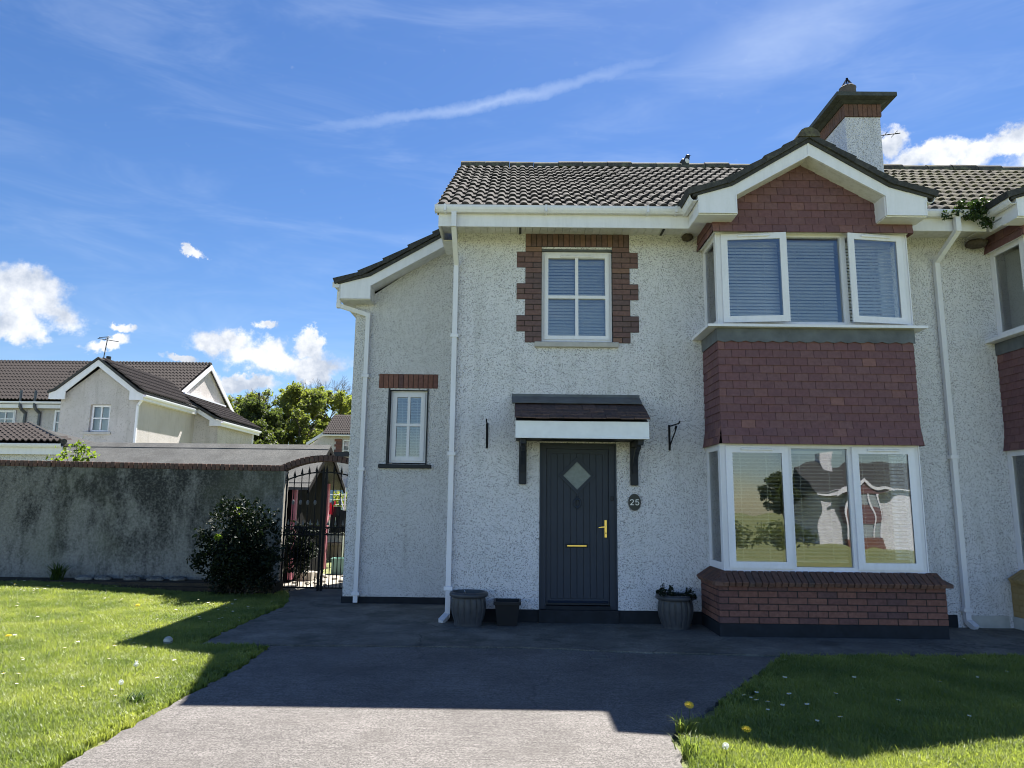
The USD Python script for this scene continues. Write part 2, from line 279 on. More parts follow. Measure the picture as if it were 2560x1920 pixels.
plain('door_paint', (.023, .032, .049), .45, .3, var=.08, scale=5.0)
plain('dark_trim', (.016, .019, .025), .5, .3, var=.2, scale=9.0, bump=.15)
plain('brass', (.83, .60, .20), .25, .5, metal=1.0, var=.05)
plain('chrome', (.75, .75, .75), .2, .5, metal=1.0, var=.05)
plain('lead', (.085, .095, .105), .55, .5, var=.35, scale=5.0, bump=.3, bscale=20.0)
plain('white_board', (.76, .775, .79), .5, .4, var=.06, scale=7.0)
plain('stone_sill', (.42, .40, .38), .8, .3, var=.12, scale=9.0, bump=.2)
plain('mortar', (.040, .033, .031), .95, .2, var=.25, scale=30.0, bump=.3)
plain('mortar_tile', (.022, .014, .015), .95, .2, var=.25, scale=30.0)
brickish('brick', [(0, (.175, .085, .068)), (.45, (.215, .105, .082)), (.8, (.15, .075, .066)), (1, (.12, .07, .068))], mot=.3)
brickish('quoin_brick', [(0, (.175, .105, .095)), (.4, (.150, .092, .088)), (.75, (.125, .088, .090)), (.95, (.21, .125, .098)), (1, (.23, .14, .105))], mot=.25)
brickish('cap_brick', [(0, (.13, .075, .06)), (.6, (.165, .09, .068)), (1, (.11, .075, .065))], mot=.3)
brickish('ochre_brick', [(0, (.34, .24, .11)), (1, (.38, .27, .13))], mot=.15)
brickish('coping_brick', [(0, (.115, .068, .056)), (.5, (.09, .060, .053)), (1, (.135, .074, .058))], mot=.3, lichen=(.10, .11, .08), lich_amt=.05)
brickish('wall_tile', [(0, (.162, .084, .090)), (.4, (.144, .077, .085)), (.75, (.172, .095, .098)), (.93, (.136, .075, .085)), (1, (.22, .115, .105))], mot=.22, bump=.3)
brickish('roof_tile', [(0, (.044, .038, .036)), (.5, (.053, .046, .043)), (1, (.037, .033, .032))], mot=.5, lichen=(.095, .092, .082), lich_amt=.08)
brickish('roof_tile_mossy', [(0, (.05, .042, .036)), (.5, (.062, .052, .044)), (1, (.042, .036, .033))], mot=.5, lichen=(.115, .105, .042), lich_amt=.18)
brickish('verge_tile', [(0, (.050, .050, .050)), (1, (.065, .064, .062))], mot=.4, lichen=(.12, .12, .08), lich_amt=.04)
brickish('ridge_tile', [(0, (.070, .065, .055)), (1, (.09, .08, .065))], mot=.5, lichen=(.16, .16, .09), lich_amt=.14)
brickish('far_tile', [(0, (.052, .043, .041)), (1, (.056, .047, .045))], mot=.4, lichen=(.2, .19, .18), lich_amt=-.03)
brickish('porch_tile', [(0, (.11, .075, .068)), (.5, (.14, .092, .08)), (1, (.085, .066, .065))], mot=.4)
ground_mat('drive_concrete', [(.3, (.108, .099, .093)), (.5, (.138, .127, .119)), (.72, (.174, .160, .150))], 1.1, None, .5, bump=.3, streak=.22, blot=(.085, .076, .07), blot_amt=.5, crack=.28)
ground_mat('apron_concrete', [(.3, (.095, .090, .080)), (.5, (.145, .137, .12)), (.68, (.22, .206, .178))], 1.9, None, .35, bump=.4, crack=.45, streak=.0, blot=(.05, .052, .042), blot_amt=.7)
ground_mat('soil', [(.3, (.03, .024, .018)), (.7, (.06, .048, .034))], 5.0, None, .4)
ground_mat('turf', [(.3, (.12, .145, .055)), (.5, (.17, .185, .07)), (.7, (.23, .215, .10))], 3.0, None, .4)
ground_mat('felt', [(.3, (.085, .085, .083)), (.5, (.11, .11, .106)), (.72, (.14, .138, .13))], 2.6, None, .35, blot=(.065, .063, .06), blot_amt=.6)
ground_mat('gravel', [(.3, (.24, .22, .19)), (.7, (.36, .33, .28))], 8.0, None, .4)
plain('pale_stone', (.38, .35, .30), .9, .2, var=.25, scale=25.0, objvar=.25)
plain('path_concrete', (.42, .39, .34), .9, .2, var=.2, scale=6.0, bump=.3)
plain('iron', (.006, .0065, .008), .6, .2, var=.2, objvar=.0)
plain('iron_cast', (.10, .10, .10), .45, .5, var=.2)
plain('blind', (.83, .84, .83), .45, .4, var=.02)
plain('room', (.74, .74, .74), .9, .2, var=.05)
plain('pot_grey', (.040, .042, .047), .42, .5, var=.25, scale=14.0, bump=.15)
plain('pot_black', (.007, .0075, .009), .5, .3, var=.2)
plain('cap_concrete', (.065, .070, .066), .9, .2, var=.3, scale=9.0)
plain('terracotta', (.095, .078, .066), .85, .3, var=.2, scale=12.0)
plain('pink_paint', (.50, .17, .22), .6, .4, var=.12, scale=8.0)
plain('shed_board', (.007, .006, .006), .9, .1, var=.3, objvar=.25)
plain('sleeper', (.035, .028, .022), .9, .2, var=.4, scale=7.0, bump=.4)
plain('bark', (.10, .085, .065), .95, .2, var=.3, scale=4.0, bump=.4)
plain('twig', (.16, .14, .11), .95, .2, var=.3, scale=2.0)
plain('red_cloth', (.62, .02, .045), .85, .2, var=.06)
plain('dark_cloth', (.02, .022, .028), .9, .2, var=.2)
plain('white_cloth', (.72, .72, .72), .9, .2, var=.05)
plain('crate_green', (.22, .40, .34), .35, .5, var=.1)
plain('tank_green', (.40, .52, .46), .5, .4, var=.08)
plain('alloy', (.6, .61, .62), .35, .5, metal=.9, var=.05)
plain('plume_black', (.02, .021, .026), .5, .5, var=.2)
plain('plume_white', (.75, .75, .74), .7, .3, var=.05)
plain('petal_white', (.85, .85, .82), .6, .3, var=.03)
plain('petal_yellow', (.85, .62, .02), .6, .3, var=.06)
plain('ball_white', (.42, .41, .37), .5, .4, var=.08, scale=30.0)
plain('mud', (.085, .07, .058), .95, .1, var=.35, scale=30.0, bump=.8, bscale=60.0)
plain('sign_black', (.012, .018, .018), .4, .5, var=.1)
plain('sign_white', (.82, .82, .80), .4, .5, var=.02)
plain('frosted', (.20, .23, .225), .45, .3, var=.14, scale=22.0, bump=.25, bscale=30.0)
plain('skylight', (.28, .31, .33), .1, .7, var=.05)
glass('pane', 2.7)
glass('pane_far', 2.2, wob=.0)
leafy('grass_blade', [(.12, (.17, .215, .07)), (.4, (.29, .32, .105)), (.62, (.39, .385, .13)), (.85, (.49, .44, .19)), (.95, (.52, .45, .23))], trans=.45, scale=1.7, rough=.45, spec=.4)
leafy('weed_leaf', [(.2, (.05, .09, .02)), (.8, (.10, .15, .03))], trans=.35, scale=6.0)
leafy('bush_leaf', [(.2, (.010, .018, .010)), (.6, (.017, .029, .015)), (.9, (.03, .045, .02))], trans=.15, scale=4.0, rough=.55, spec=.2)
leafy('tree_light', [(.2, (.145, .165, .055)), (.5, (.21, .225, .075)), (.85, (.29, .285, .11))], trans=.52, tcol=1.9, scale=.35)
leafy('tree_mid', [(.2, (.115, .135, .048)), (.5, (.18, .19, .062)), (.85, (.26, .245, .085))], trans=.52, tcol=1.9, scale=.3)
leafy('tree_dark', [(.2, (.06, .078, .032)), (.6, (.10, .118, .042)), (.9, (.15, .165, .058))], trans=.52, tcol=1.9, scale=.4)
leafy('vine_leaf', [(.2, (.14, .20, .03)), (.8, (.24, .30, .05))], trans=.5, scale=3.0)
leafy('ivy_leaf', [(.2, (.03, .055, .018)), (.6, (.05, .085, .024)), (.9, (.16, .15, .05))], trans=.25, scale=3.0)

# grimy streaks for the old garden wall: replace its plain stain by dark vertical runs
def old_wall():
    n = dict(POS)
    n.update({'mp': ('mapping', {'scale': (1.5, 1.5, .62)}), 'a': ('noise_texture', {'scale': 1.7, 'detail': 9.0, 'roughness': .7}), 'ra': ('map_range', {'from_min': .43, 'from_max': .57, 'clamp': True}),
              'f': ('noise_texture', {'scale': 26.0, 'detail': 6.0, 'roughness': .75}), 'rf': ('map_range', {'from_min': .36, 'from_max': .62, 'clamp': True}),
              'mu': ('math', {'math_type': 'multiply_add', 'value2': .55, 'value3': 0.0}), 'ad': ('math', {'math_type': 'multiply_add', 'value2': .55}),
              'zx': ('separate_xyz', {}), 'zr': ('map_range', {'from_min': 0.3, 'from_max': 1.95, 'to_min': -.18, 'to_max': .16, 'clamp': True}), 'za': ('math', {'math_type': 'add', 'use_clamp': True}), 'm': ('mix_color', {'a': (.245, .24, .225), 'b': (.034, .035, .034)}), 'g2': ('noise_texture', {'scale': .8, 'detail': 5.0}), 'rg': ('map_range', {'from_min': .5, 'from_max': .75, 'to_max': .45, 'clamp': True}),
              'mg': ('mix_color', {'b': (.17, .175, .12)}), 'p': ('principled_bsdf', {'roughness': .95, 'specular_ior_level': .15}), 'bn': ('noise_texture', {'scale': 60.0, 'detail': 6.0, 'roughness': .75}), 'b': ('bump', {'strength': .7, 'distance': .02})})
    l = [('g.position', 'mp.vector'), ('mp.vector', 'a.vector'), ('a.fac', 'ra.value'), ('g.position', 'f.vector'), ('f.fac', 'rf.value'), ('ra.result', 'mu.value1'), ('rf.result', 'ad.value1'), ('mu.value', 'ad.value3'),
         ('g.position', 'zx.vector'), ('zx.z', 'zr.value'), ('ad.value', 'za.value1'), ('zr.result', 'za.value2'), ('za.value', 'm.fac'), ('g.position', 'g2.vector'), ('g2.fac', 'rg.value'), ('m.result', 'mg.a'), ('rg.result', 'mg.fac'), ('mg.result', 'p.base_color'), ('g.position', 'bn.vector'), ('bn.fac', 'b.height'), ('b.normal', 'p.normal')]
    return mat('old_render', n, l)
old_wall()

# ------------------------------------------------------------------ ground
def rise(x, y):
    """the left lawn climbs gently towards the garden wall"""
    a, b = np.clip((-3.7 - np.asarray(x, float)) / 4.2, 0, 1), np.clip((np.asarray(y, float) - 6.0) / 5.0, 0, 1); c = np.clip((13.0 - np.asarray(y, float)) / 1.0, 0, 1)
    return .14 * a * a * (3 - 2 * a) * b * b * (3 - 2 * b) * c
def ground():
    xs = np.unique(np.r_[np.linspace(-260, -20, 14), np.linspace(-12, -3, 19), np.linspace(-20, 20, 21), np.linspace(20, 260, 14)])
    ys = np.unique(np.r_[np.linspace(-260, -60, 10), np.linspace(-60, 0, 16), np.linspace(5, 14, 19), np.linspace(0, 30, 8), np.linspace(30, 420, 16)])
    X, Y = np.meshgrid(xs, ys, indexing='ij')
    t = np.clip((0 - Y) / 48.0, 0, 1); Z = -0.03 - 2.3 * t * t * (3 - 2 * t)
    t2 = np.clip((Y - 75) / 250.0, 0, 1); Z = Z + 3.0 * t2 + rise(X, Y)
    v = np.c_[X.ravel(), Y.ravel(), Z.ravel()]; nx, ny = X.shape
    i = (np.arange(nx - 1)[:, None] * ny + np.arange(ny - 1)[None]).ravel()
    f = np.vstack([np.c_[i, i + ny, i + ny + 1], np.c_[i, i + ny + 1, i + 1]])
    solo('ground', trimesh.Trimesh(v, f, process=False), 'turf', kind='structure', smooth=True)
ground()
DRIVE = Polygon([(-2.56, 1.0), (-2.53, 4.2), (-2.47, 5.6), (-2.42, 6.4), (-2.46, 7.58), (0.2, 7.60), (1.275, 7.45), (2.62, 7.36), (1.95, 6.3), (1.302, 5.332), (1.031, 4.915), (0.985, 4.37), (0.95, 3.0), (0.95, 1.0)])
APRON = Polygon([(-3.2, 7.62), (-2.46, 7.64), (0.2, 7.66), (1.275, 7.51), (2.66, 7.42), (5.2, 7.58), (9.0, 7.6), (9.0, 9.35), (-0.7, 9.35), (-0.7, 10.8), (-2.3, 10.8), (-2.3, 12.3), (-3.75, 12.3), (-3.6, 11.8), (-3.27, 10.7), (-3.19, 10.2), (-3.22, 9.0)])
def rough_edge(poly, amp, seed, step=.12):
    """a slightly uneven outline, as cast concrete edged by turf has"""
    r = np.random.default_rng(seed); b = poly.exterior; n = int(b.length / step); p = np.array([b.interpolate(i / n, normalized=True).coords[0] for i in range(n)])
    return Polygon(p + r.normal(0, amp, p.shape)).buffer(0)
solo('driveway', ext_xy(rough_edge(DRIVE, .016, 3, .09), -.12, 0.0), 'drive_concrete', kind='structure')
solo('path', ext_xy(rough_edge(APRON, .014, 4, .09), -.12, 0.004), 'apron_concrete', kind='structure')
PAVED = unary_union([DRIVE, APRON]).buffer(.06).buffer(-.06)

# lawns: real blades on tufted squares, spread by an instancer
def blade_patch(seed, n, s):
    r = np.random.default_rng(seed); base = r.uniform(-s / 2, s / 2, (n, 2)); h = r.gamma(6, .0038, n) + .007; w = r.uniform(.0016, .0032, n) * 1.15
    a = r.uniform(0, 2 * np.pi, n); lean = r.uniform(.1, .95, n) * h; d = np.c_[np.cos(a), np.sin(a)]; side = np.c_[-d[:, 1], d[:, 0]] * w[:, None]
    z0 = np.full(n, -.03)
    p = [np.c_[base - side, z0], np.c_[base + side, z0], np.c_[base + d * (lean * .35)[:, None] - side * .85, h * .62 - .01], np.c_[base + d * (lean * .35)[:, None] + side * .85, h * .62 - .01], np.c_[base + d * lean[:, None], h - .01]]
    v = np.stack(p, 1).reshape(-1, 3); i = np.arange(n)[:, None] * 5
    return trimesh.Trimesh(v, np.concatenate([i + [0, 1, 3], i + [0, 3, 2], i + [2, 3, 4]]), process=False)
BED = Polygon([(-3.75, 11.45), (-3.75, 11.96), (-13.0, 12.05), (-13.0, 11.55)])
def lawn():
    s = .25; r = np.random.default_rng(8); pos, proto = [], []
    areas = [(-10.5, -2.3, 3.2, 14.0), (0.7, 7.2, 3.0, 7.8)]
    keep = PAVED.buffer(0); bed = BED.buffer(0)
    for x0, x1, y0, y1 in areas:
        for x in np.arange(x0, x1, s):
            for y in np.arange(y0, y1, s):
                if y > 11.9: continue
                if x < -0.80 * y - 0.6 or x > .8 * y + .9: continue
                cell = sbox(x - s / 2, y - s / 2, x + s / 2, y + s / 2)
                if keep.intersects(cell) or bed.intersects(cell):
                    for k in range(20):                     # little tufts along the edges
                        q = np.array([x, y]) + r.uniform(-s / 2, s / 2, 2); pt = Point(q)
                        if not keep.buffer(.02).contains(pt) and not bed.contains(pt): pos.append((*q, float(rise(*q)))); proto.append(6 + r.integers(3))
                    continue
                pos.append((x, y, float(rise(x, y)))); proto.append(r.integers(6))
    pi = UsdGeom.PointInstancer.Define(stage, '/World/grass'); paths = []
    for k in range(9):
        p = f'/World/grass/patch_{k:03d}'; usdkit.mesh(stage, p, blade_patch(40 + k, 1500 if k < 6 else 55, s + .02 if k < 6 else .055), MAT['grass_blade']); paths.append(Sdf.Path(p))
    pi.CreatePrototypesRel().SetTargets(paths)
    n = len(pos); a = r.integers(0, 4, n) * np.pi / 2 + r.normal(0, .08, n)
    pi.CreatePositionsAttr(Vt.Vec3fArray.FromNumpy(np.array(pos, np.float32))); pi.CreateProtoIndicesAttr(Vt.IntArray.FromNumpy(np.array(proto, np.int32)))
    pi.CreateOrientationsAttr(Vt.QuathArray([Gf.Quath(float(math.cos(t / 2)), 0, 0, float(math.sin(t / 2))) for t in a]))
    pi.CreateScalesAttr(Vt.Vec3fArray.FromNumpy(np.c_[np.ones((n, 2)), r.uniform(.8, 1.25, n)].astype(np.float32)))
    tag('/World/grass', 'short green lawn grass on both sides of the concrete driveway', 'grass', kind='stuff')
lawn()

# ------------------------------------------------------------------ shared house-building pieces
def win(parent, name, x0, x1, z0, z1, y, cols=(), rows=(), fr=.045, sash=.042, depth=.07, recess_mat='upvc', vent=True, pane='pane', mull=.042):
    """a framed window facing -Y: frame with sash bars as one part, each pane and the trickle vent under it"""
    ms = [bx(x0, x0 + fr, y, y + depth, z0, z1), bx(x1 - fr, x1, y, y + depth, z0, z1), bx(x0 + fr, x1 - fr, y, y + depth, z1 - fr, z1), bx(x0 + fr, x1 - fr, y, y + depth, z0, z0 + fr)]
    a0, a1, b0, b1, s = x0 + fr - .008, x1 - fr + .008, z0 + fr - .008, z1 - fr + .008, sash + .008; ys = y - .016
    ms += [bx(a0, a0 + s, ys, y + .05, b0, b1), bx(a1 - s, a1, ys, y + .05, b0, b1), bx(a0 + s, a1 - s, ys, y + .05, b1 - s, b1), bx(a0 + s, a1 - s, ys, y + .05, b0, b0 + s)]
    gx0, gx1, gz0, gz1 = a0 + s, a1 - s, b0 + s, b1 - s
    xs, zs = [gx0, *cols, gx1], [gz0, *rows, gz1]
    for c in cols: ms.append(bx(c - mull / 2, c + mull / 2, ys + .004, y + .046, gz0, gz1))
    for q in rows:
        for i in range(len(xs) - 1): ms.append(bx(xs[i] + (mull / 2 if i else 0), xs[i + 1] - (mull / 2 if i + 2 < len(xs) else 0), ys + .004, y + .046, q - mull / 2, q + mull / 2))
    w = part(parent, name, cat(ms), recess_mat)
    for i in range(len(xs) - 1):
        for k in range(len(zs) - 1):
            u0, u1 = xs[i] + (mull / 2 if i else 0), xs[i + 1] - (mull / 2 if i + 2 < len(xs) else 0)
            w0, w1 = zs[k] + (mull / 2 if k else 0), zs[k + 1] - (mull / 2 if k + 2 < len(zs) else 0)
            part(w, 'pane', quad_y(u0, u1, w0, w1, y + .02), pane)
    if vent: part(w, 'trickle_vent', chamfer_at((x0 + x1) / 2 - (x1 - x0) * .24, (x0 + x1) / 2 + (x1 - x0) * .24, ys - .018, ys, z1 - fr - .033, z1 - fr - .008, .005), 'upvc')
    return w
def quad_y(x0, x1, z0, z1, y):
    return trimesh.Trimesh([[x0, y, z0], [x1, y, z0], [x1, y, z1], [x0, y, z1]], [[0, 1, 2], [0, 2, 3]], process=False)
def quad_x(x, y0, y1, z0, z1):
    return trimesh.Trimesh([[x, y0, z0], [x, y0, z1], [x, y1, z1], [x, y1, z0]], [[0, 1, 2], [0, 2, 3]], process=False)
def chamfer_at(x0, x1, y0, y1, z0, z1, c=.004):
    m = chamfer([x1 - x0, y1 - y0, z1 - z0], c); m.apply_translation([(x0 + x1) / 2, (y0 + y1) / 2, (z0 + z1) / 2]); return m
def blind(x0, x1, z0, z1, y, label, pitch=.0425, tilt=22, cords=(.25, .75), axis='x', group=None):
    t = thing('venetian_blind', label, 'blind', group)
    zs = np.arange(z1 - .06, z0 + .02, -pitch); pass
    def slat(z):
        m = trimesh.creation.box([x1 - x0, .034 if tilt < 40 else .040, .0035]); m.apply_transform(rot([1, 0, 0], tilt + rng.normal(0, 1.0))); m.apply_translation([(x0 + x1) / 2, y, z + rng.normal(0, .001)]); return m
    part(t, 'slat_stack', cat([slat(z) for z in zs]), 'blind', kind='stuff')
    part(t, 'headrail', chamfer_at(x0, x1, y - .02, y + .02, z1 - .04, z1, .004), 'blind'); part(t, 'bottom_rail', chamfer_at(x0, x1, y - .015, y + .015, zs[-1] - .03, zs[-1] - .012, .003), 'blind')
    for c in cords:
        xc = x0 + (x1 - x0) * c; part(t, 'cord', bx(xc - .003, xc + .003, y - .018, y - .016, z0 + .02, z1 - .04), 'blind')
    if axis == 'y': pass
    return t
def profile_tile(width=.30, length=.37, thick=.02, segs=7, r=.054, depth=1.0):
    """interlocking roll tile: two rounded rolls with flat pans between; local x across, y up the slope, z out of the roof"""
    xs = []
    for c in (.25 * width, .75 * width):
        a = np.linspace(-1, 1, segs); xs.append(c + a * r)
    xs = np.r_[0, xs[0], xs[1], width]; h = np.zeros_like(xs)
    for c in (.25 * width, .75 * width):
        m = np.abs(xs - c) < r; h = np.where(m, np.sqrt(np.maximum(r * r - (xs - c) ** 2, 0)) * .92, h)
    h *= depth; n = len(xs)
    v = np.vstack([np.c_[xs, np.zeros(n), h + thick], np.c_[xs, np.full(n, length), h + thick - .018], np.c_[xs, np.zeros(n), h * .72 - .004]])
    i = np.arange(n - 1)[:, None]
    f = np.concatenate([i + [0, 1, n + 1], i + [0, n + 1, n], i + [2 * n, 2 * n + 1, 1], i + [2 * n, 1, 0]])
    return trimesh.Trimesh(v, f, process=False)
TILE = profile_tile(depth=.68); TILE_FAR = profile_tile(segs=4)
def gutter_run(x0, x1, y, z, axis='x', size=(.105, .085)):
    """half-open gutter of moulded section; the open side is up"""
    w, h = size; t = .006
    prof = Polygon([(0, h), (0, .02), (.02, 0), (w - .035, 0), (w - .01, .03), (w, .055), (w, h), (w - t, h), (w - t, .057), (w - .016, .033), (w - .038, t), (.022, t), (t, .022), (t, h)])
    pl = affinity.scale(prof, -1, 1, origin=(0, 0))      # front lip towards -Y
    return ext_yz(affinity.translate(pl, y, z), x0, x1)
def downpipe(parent, x, z_top, y_gut, y_wall, z_bend0, z_bend1, z_bot, shoe=-.12, clips=(), s=.064, mats='upvc'):
    ms = [bx(x - s / 2, x + s / 2, y_gut - s / 2, y_gut + s / 2, z_bend0, z_top), bar((x, y_gut, z_bend0 + .02), (x, y_wall, z_bend1 - .02), s * .98), bx(x - s / 2, x + s / 2, y_wall - s / 2, y_wall + s / 2, z_bot + .07, z_bend1)]
    p = part(parent, 'downpipe', cat(ms), mats)
    part(p, 'shoe', bar((x, y_wall, z_bot + .09), (x + shoe * .3, y_wall - .09, z_bot + .015), s * 1.08), mats)
    for c in clips: part(p, 'clip', chamfer_at(x - s / 2 - .022, x + s / 2 + .022, y_wall - s / 2 - .008, y_wall + s / 2 + .02, c, c + .05, .004), mats)
    return p

# ------------------------------------------------------------------ the house
H = thing('semi_detached_house', 'white pebble-dashed house with dark front door, tile-hung bay windows and low side extension', 'house')
FY = 9.2                                                        # main front
WX0, WX1 = -0.813, 5.55
op_win = (0.329, 1.278, 3.563, 4.852); op_door = (0.316, 1.302, 0.0, 2.232)
wallp = sbox(WX0, 0, WX1, 5.09)
for o in (op_win, op_door, (2.56, 4.72, .66, 2.2), (2.58, 4.74, 3.62, 4.84)): wallp = wallp.difference(sbox(o[0], o[2], o[1], o[3]))
wall = part(H, 'wall', ext_xz(wallp, FY, FY + .28), 'pebbledash')
RIDGE_Y, EAVE_Y, EAVE_Z, SL = 12.1, 8.66, 5.215, .657
ridge_z = EAVE_Z + (RIDGE_Y - EAVE_Y) * SL
gab = Polygon([(FY + .28, 0), (FY + .28, 5.09), (FY + .05, EAVE_Z + (FY - EAVE_Y) * SL - .10), (RIDGE_Y, ridge_z - .14), (15.0, 5.2), (15.0, 0)])
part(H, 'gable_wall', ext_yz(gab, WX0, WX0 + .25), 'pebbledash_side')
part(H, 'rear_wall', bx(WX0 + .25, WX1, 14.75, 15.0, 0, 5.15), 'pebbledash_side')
part(H, 'party_wall', ext_yz(gab, WX1 - .12, WX1), 'room')
part(H, 'upper_floor', bx(WX0 + .25, WX1 - .12, FY + .28, 14.75, 2.42, 2.66), 'room'); part(H, 'ceiling', bx(WX0 + .25, WX1 - .12, FY + .28, 14.75, 5.0, 5.08), 'room'); part(H, 'ground_floor', bx(WX0 + .25, WX1 - .12, FY + .28, 14.75, -.1, .14), 'room')
for a, b in ((WX0, .316), (1.302, 2.345)): part(H, 'plinth', bx(a, b, FY - .014, FY + .1, -.02, .157), 'plinth_black')
part(H, 'plinth', bx(4.92, 5.50, FY - .014, FY + .1, -.02, .155), 'plinth_black')

# ---- roof
tilt = math.atan(SL); ux = np.array([1.0, 0, 0]); uv = np.array([0, math.cos(tilt), math.sin(tilt)]); un = np.array([0, -math.sin(tilt), math.cos(tilt)])
def roof_slab(x0, x1): 
    t = .05
    return ext_yz(Polygon([(EAVE_Y + .05, EAVE_Z + .02 - t), (RIDGE_Y, ridge_z - t), (15.2, ridge_z - t - (15.2 - RIDGE_Y) * SL), (15.2, ridge_z - t - .06 - (15.2 - RIDGE_Y) * SL), (RIDGE_Y, ridge_z - t - .09), (EAVE_Y + .05, EAVE_Z - .05 - t)]), x0, x1)
GCX, GTOP, GSL = 3.57, 5.97, .60                                 # bay gable: centre, roof apex, slope
def under_gable(x, y, cx): return abs(x - cx) < (GTOP + .05 - (EAVE_Z + (y - EAVE_Y) * SL)) / GSL
def lay_roof(owner, x0, x1, cx, matname, roofmat='roof_tile'):
    roof = part(owner, 'roof', roof_slab(x0, x1), 'mortar_tile')
    gauge, Ls = .323, (RIDGE_Y - EAVE_Y) / math.cos(tilt); nrow = int(Ls / gauge)
    w = .30; ncol = int(round((x1 - x0 + .02) / w)); rest = []
    o = np.array([x0 - .02, EAVE_Y, EAVE_Z - .005])
    for r_ in range(nrow):
        for c_ in range(ncol):
            x = x0 - .02 + (c_ + .5) * w; y = EAVE_Y + (r_ + .5) * gauge * math.cos(tilt)
            if under_gable(x, y, cx): continue
            p = o + ux * (c_ * w + rng.normal(0, .0015)) + uv * (r_ * gauge + rng.normal(0, .004)) + un * (.012 + rng.normal(0, .002))
            k = math.radians(2.2 + rng.normal(0, .25)); v2, n2 = uv * math.cos(k) - un * math.sin(k), un * math.cos(k) + uv * math.sin(k)
            sx = .998 if c_ < ncol - 1 else 1.0
            m = moved(TILE, frame_m(p, ux * sx, v2, n2))
            part(roof, 'roof_tile', m, matname, smooth=35)
    nr = int((x1 - x0) / .42); L = (x1 - x0) / nr
    a = np.linspace(0, math.pi, 9); prof = Polygon(np.r_[np.c_[RIDGE_Y + .15 * np.cos(a), ridge_z - .075 + .15 * np.sin(a)], np.c_[RIDGE_Y + .12 * np.cos(a[::-1]), ridge_z - .085 + .12 * np.sin(a[::-1])]])
    for i in range(nr):
        m = ext_yz(prof, x0 + i * L, x0 + (i + 1) * L - .008); m.apply_translation([0, rng.normal(0, .006), rng.normal(0, .006)]); part(roof, 'ridge_tile', m, 'ridge_tile', smooth=40)
    return roof
lay_roof(H, -1.03, 5.55, GCX, 'roof_tile')
part(H, 'verge_board', ext_yz(Polygon([(EAVE_Y + .06, EAVE_Z - .10), (EAVE_Y + .06, EAVE_Z + .0), (RIDGE_Y, ridge_z - .03), (RIDGE_Y, ridge_z - .13)]), -1.045, -1.028), 'upvc_aged')

# ---- eaves: fascia, soffit boards, gutter
part(H, 'fascia', bx(-1.018, 2.2, 8.70, 8.722, 4.962, 5.20), 'upvc'); part(H, 'fascia', bx(5.0, 5.548, 8.70, 8.722, 4.962, 5.20), 'upvc')
for i in range(32):
    x = -1.0 + i * .1
    part(H, 'soffit_board', bx(x + .002, x + .098, 8.722, 9.2, 5.060 + rng.normal(0, .0012), 5.072), 'upvc_aged')
for x in (.02, 1.92): part(H, 'soffit_vent', bx(x, x + .03, 8.96, 9.19, 5.050, 5.058), 'dark_trim')
part(H, 'soffit_board', bx(5.0, 5.548, 8.722, 9.2, 5.06, 5.072), 'upvc_aged')
part(H, 'box_end', cat(bx(-1.022, -1.000, 8.722, 9.75, 4.962, 5.30), bx(-.999, WX0, 9.2, 9.75, 4.95, 4.965), bx(-.999, WX0 - .002, 9.73, 9.75, 4.965, 5.5)), 'upvc_aged')
g = part(H, 'gutter', cat(gutter_run(-1.055, 2.13, 8.70, 5.128), bx(-1.062, -1.055, 8.594, 8.70, 5.128, 5.215)), 'upvc')
for x in (-.93, .36, 1.66, 2.02): part(g, 'gutter_clip', cat(bx(x - .014, x + .014, 8.588, 8.6, 5.135, 5.22), bx(x - .014, x + .014, 8.60, 8.70, 5.119, 5.127)), 'upvc')
part(H, 'gutter', gutter_run(5.03, 5.549, 8.70, 5.128), 'upvc')
downpipe(H, -.815, 5.128, 8.645, 9.155, 4.93, 4.62, 0.0, shoe=-.25, clips=(2.05, .38, 3.6))
downpipe(H, 5.60, 5.128, 8.645, 9.155, 4.93, 4.72, 0.0, shoe=.15, clips=(2.08, .2))

# ---- upper window with brick surround
C = .0735                                                        # course height
def quoins(parent):
    x0, x1, zt = .112, 1.508, 5.062; ztb = zt - .182
    lay = [sbox(x0, ztb, x1, zt)]; zc = ztb; rows = []
    for i in range(18):
        wide = (i % 6) in (1, 2, 3)
        rows.append((zc - C, wide, i)); zc -= C
    for z, wide, i in rows:
        lay += [sbox(-.003 if wide else x0, z, .329, z + C), sbox(1.278, z, 1.622 if wide else x1, z + C)]
    back = unary_union([q.buffer(.001) for q in lay])
    br = part(parent, 'brick_surround', ext_xz(back, FY - .004, FY + .05), 'mortar')
    n = 19; w = (x1 - x0) / n
    for i in range(n): part(br, 'brick', jitter_box(x0 + i * w + .004, x0 + (i + 1) * w - .004, FY - .012, FY + .08, ztb + .004, zt), 'quoin_brick')
    for z, wide, i in rows:
        for side in (0, 1):
            a, b = ((-.003 if wide else x0), .329) if side == 0 else (1.278, (1.622 if wide else x1))
            if wide: cuts = [.105] if i % 2 == 0 else [.216]
            else: cuts = [] if i % 2 == 0 else [.108]
            if not wide and i % 6 == 4: cuts = []
            xs = [a] + [(a + c) if side == 0 else (b - c) for c in cuts] + [b]; xs = sorted(xs)
            for u0, u1 in zip(xs[:-1], xs[1:]): part(br, 'brick', jitter_box(u0 + (.004 if u0 > a else 0), u1 - (.004 if u1 < b else 0), FY - .012, FY + .08, z + .004, z + C - .004), 'quoin_brick')
quoins(H)
win(H, 'window', .334, 1.273, 3.575, 4.825, FY + .055, cols=(.803,), rows=(4.195,))
part(H, 'lintel_strip', bx(.33, 1.277, FY + .01, FY + .2, 4.828, 4.872), 'lead')
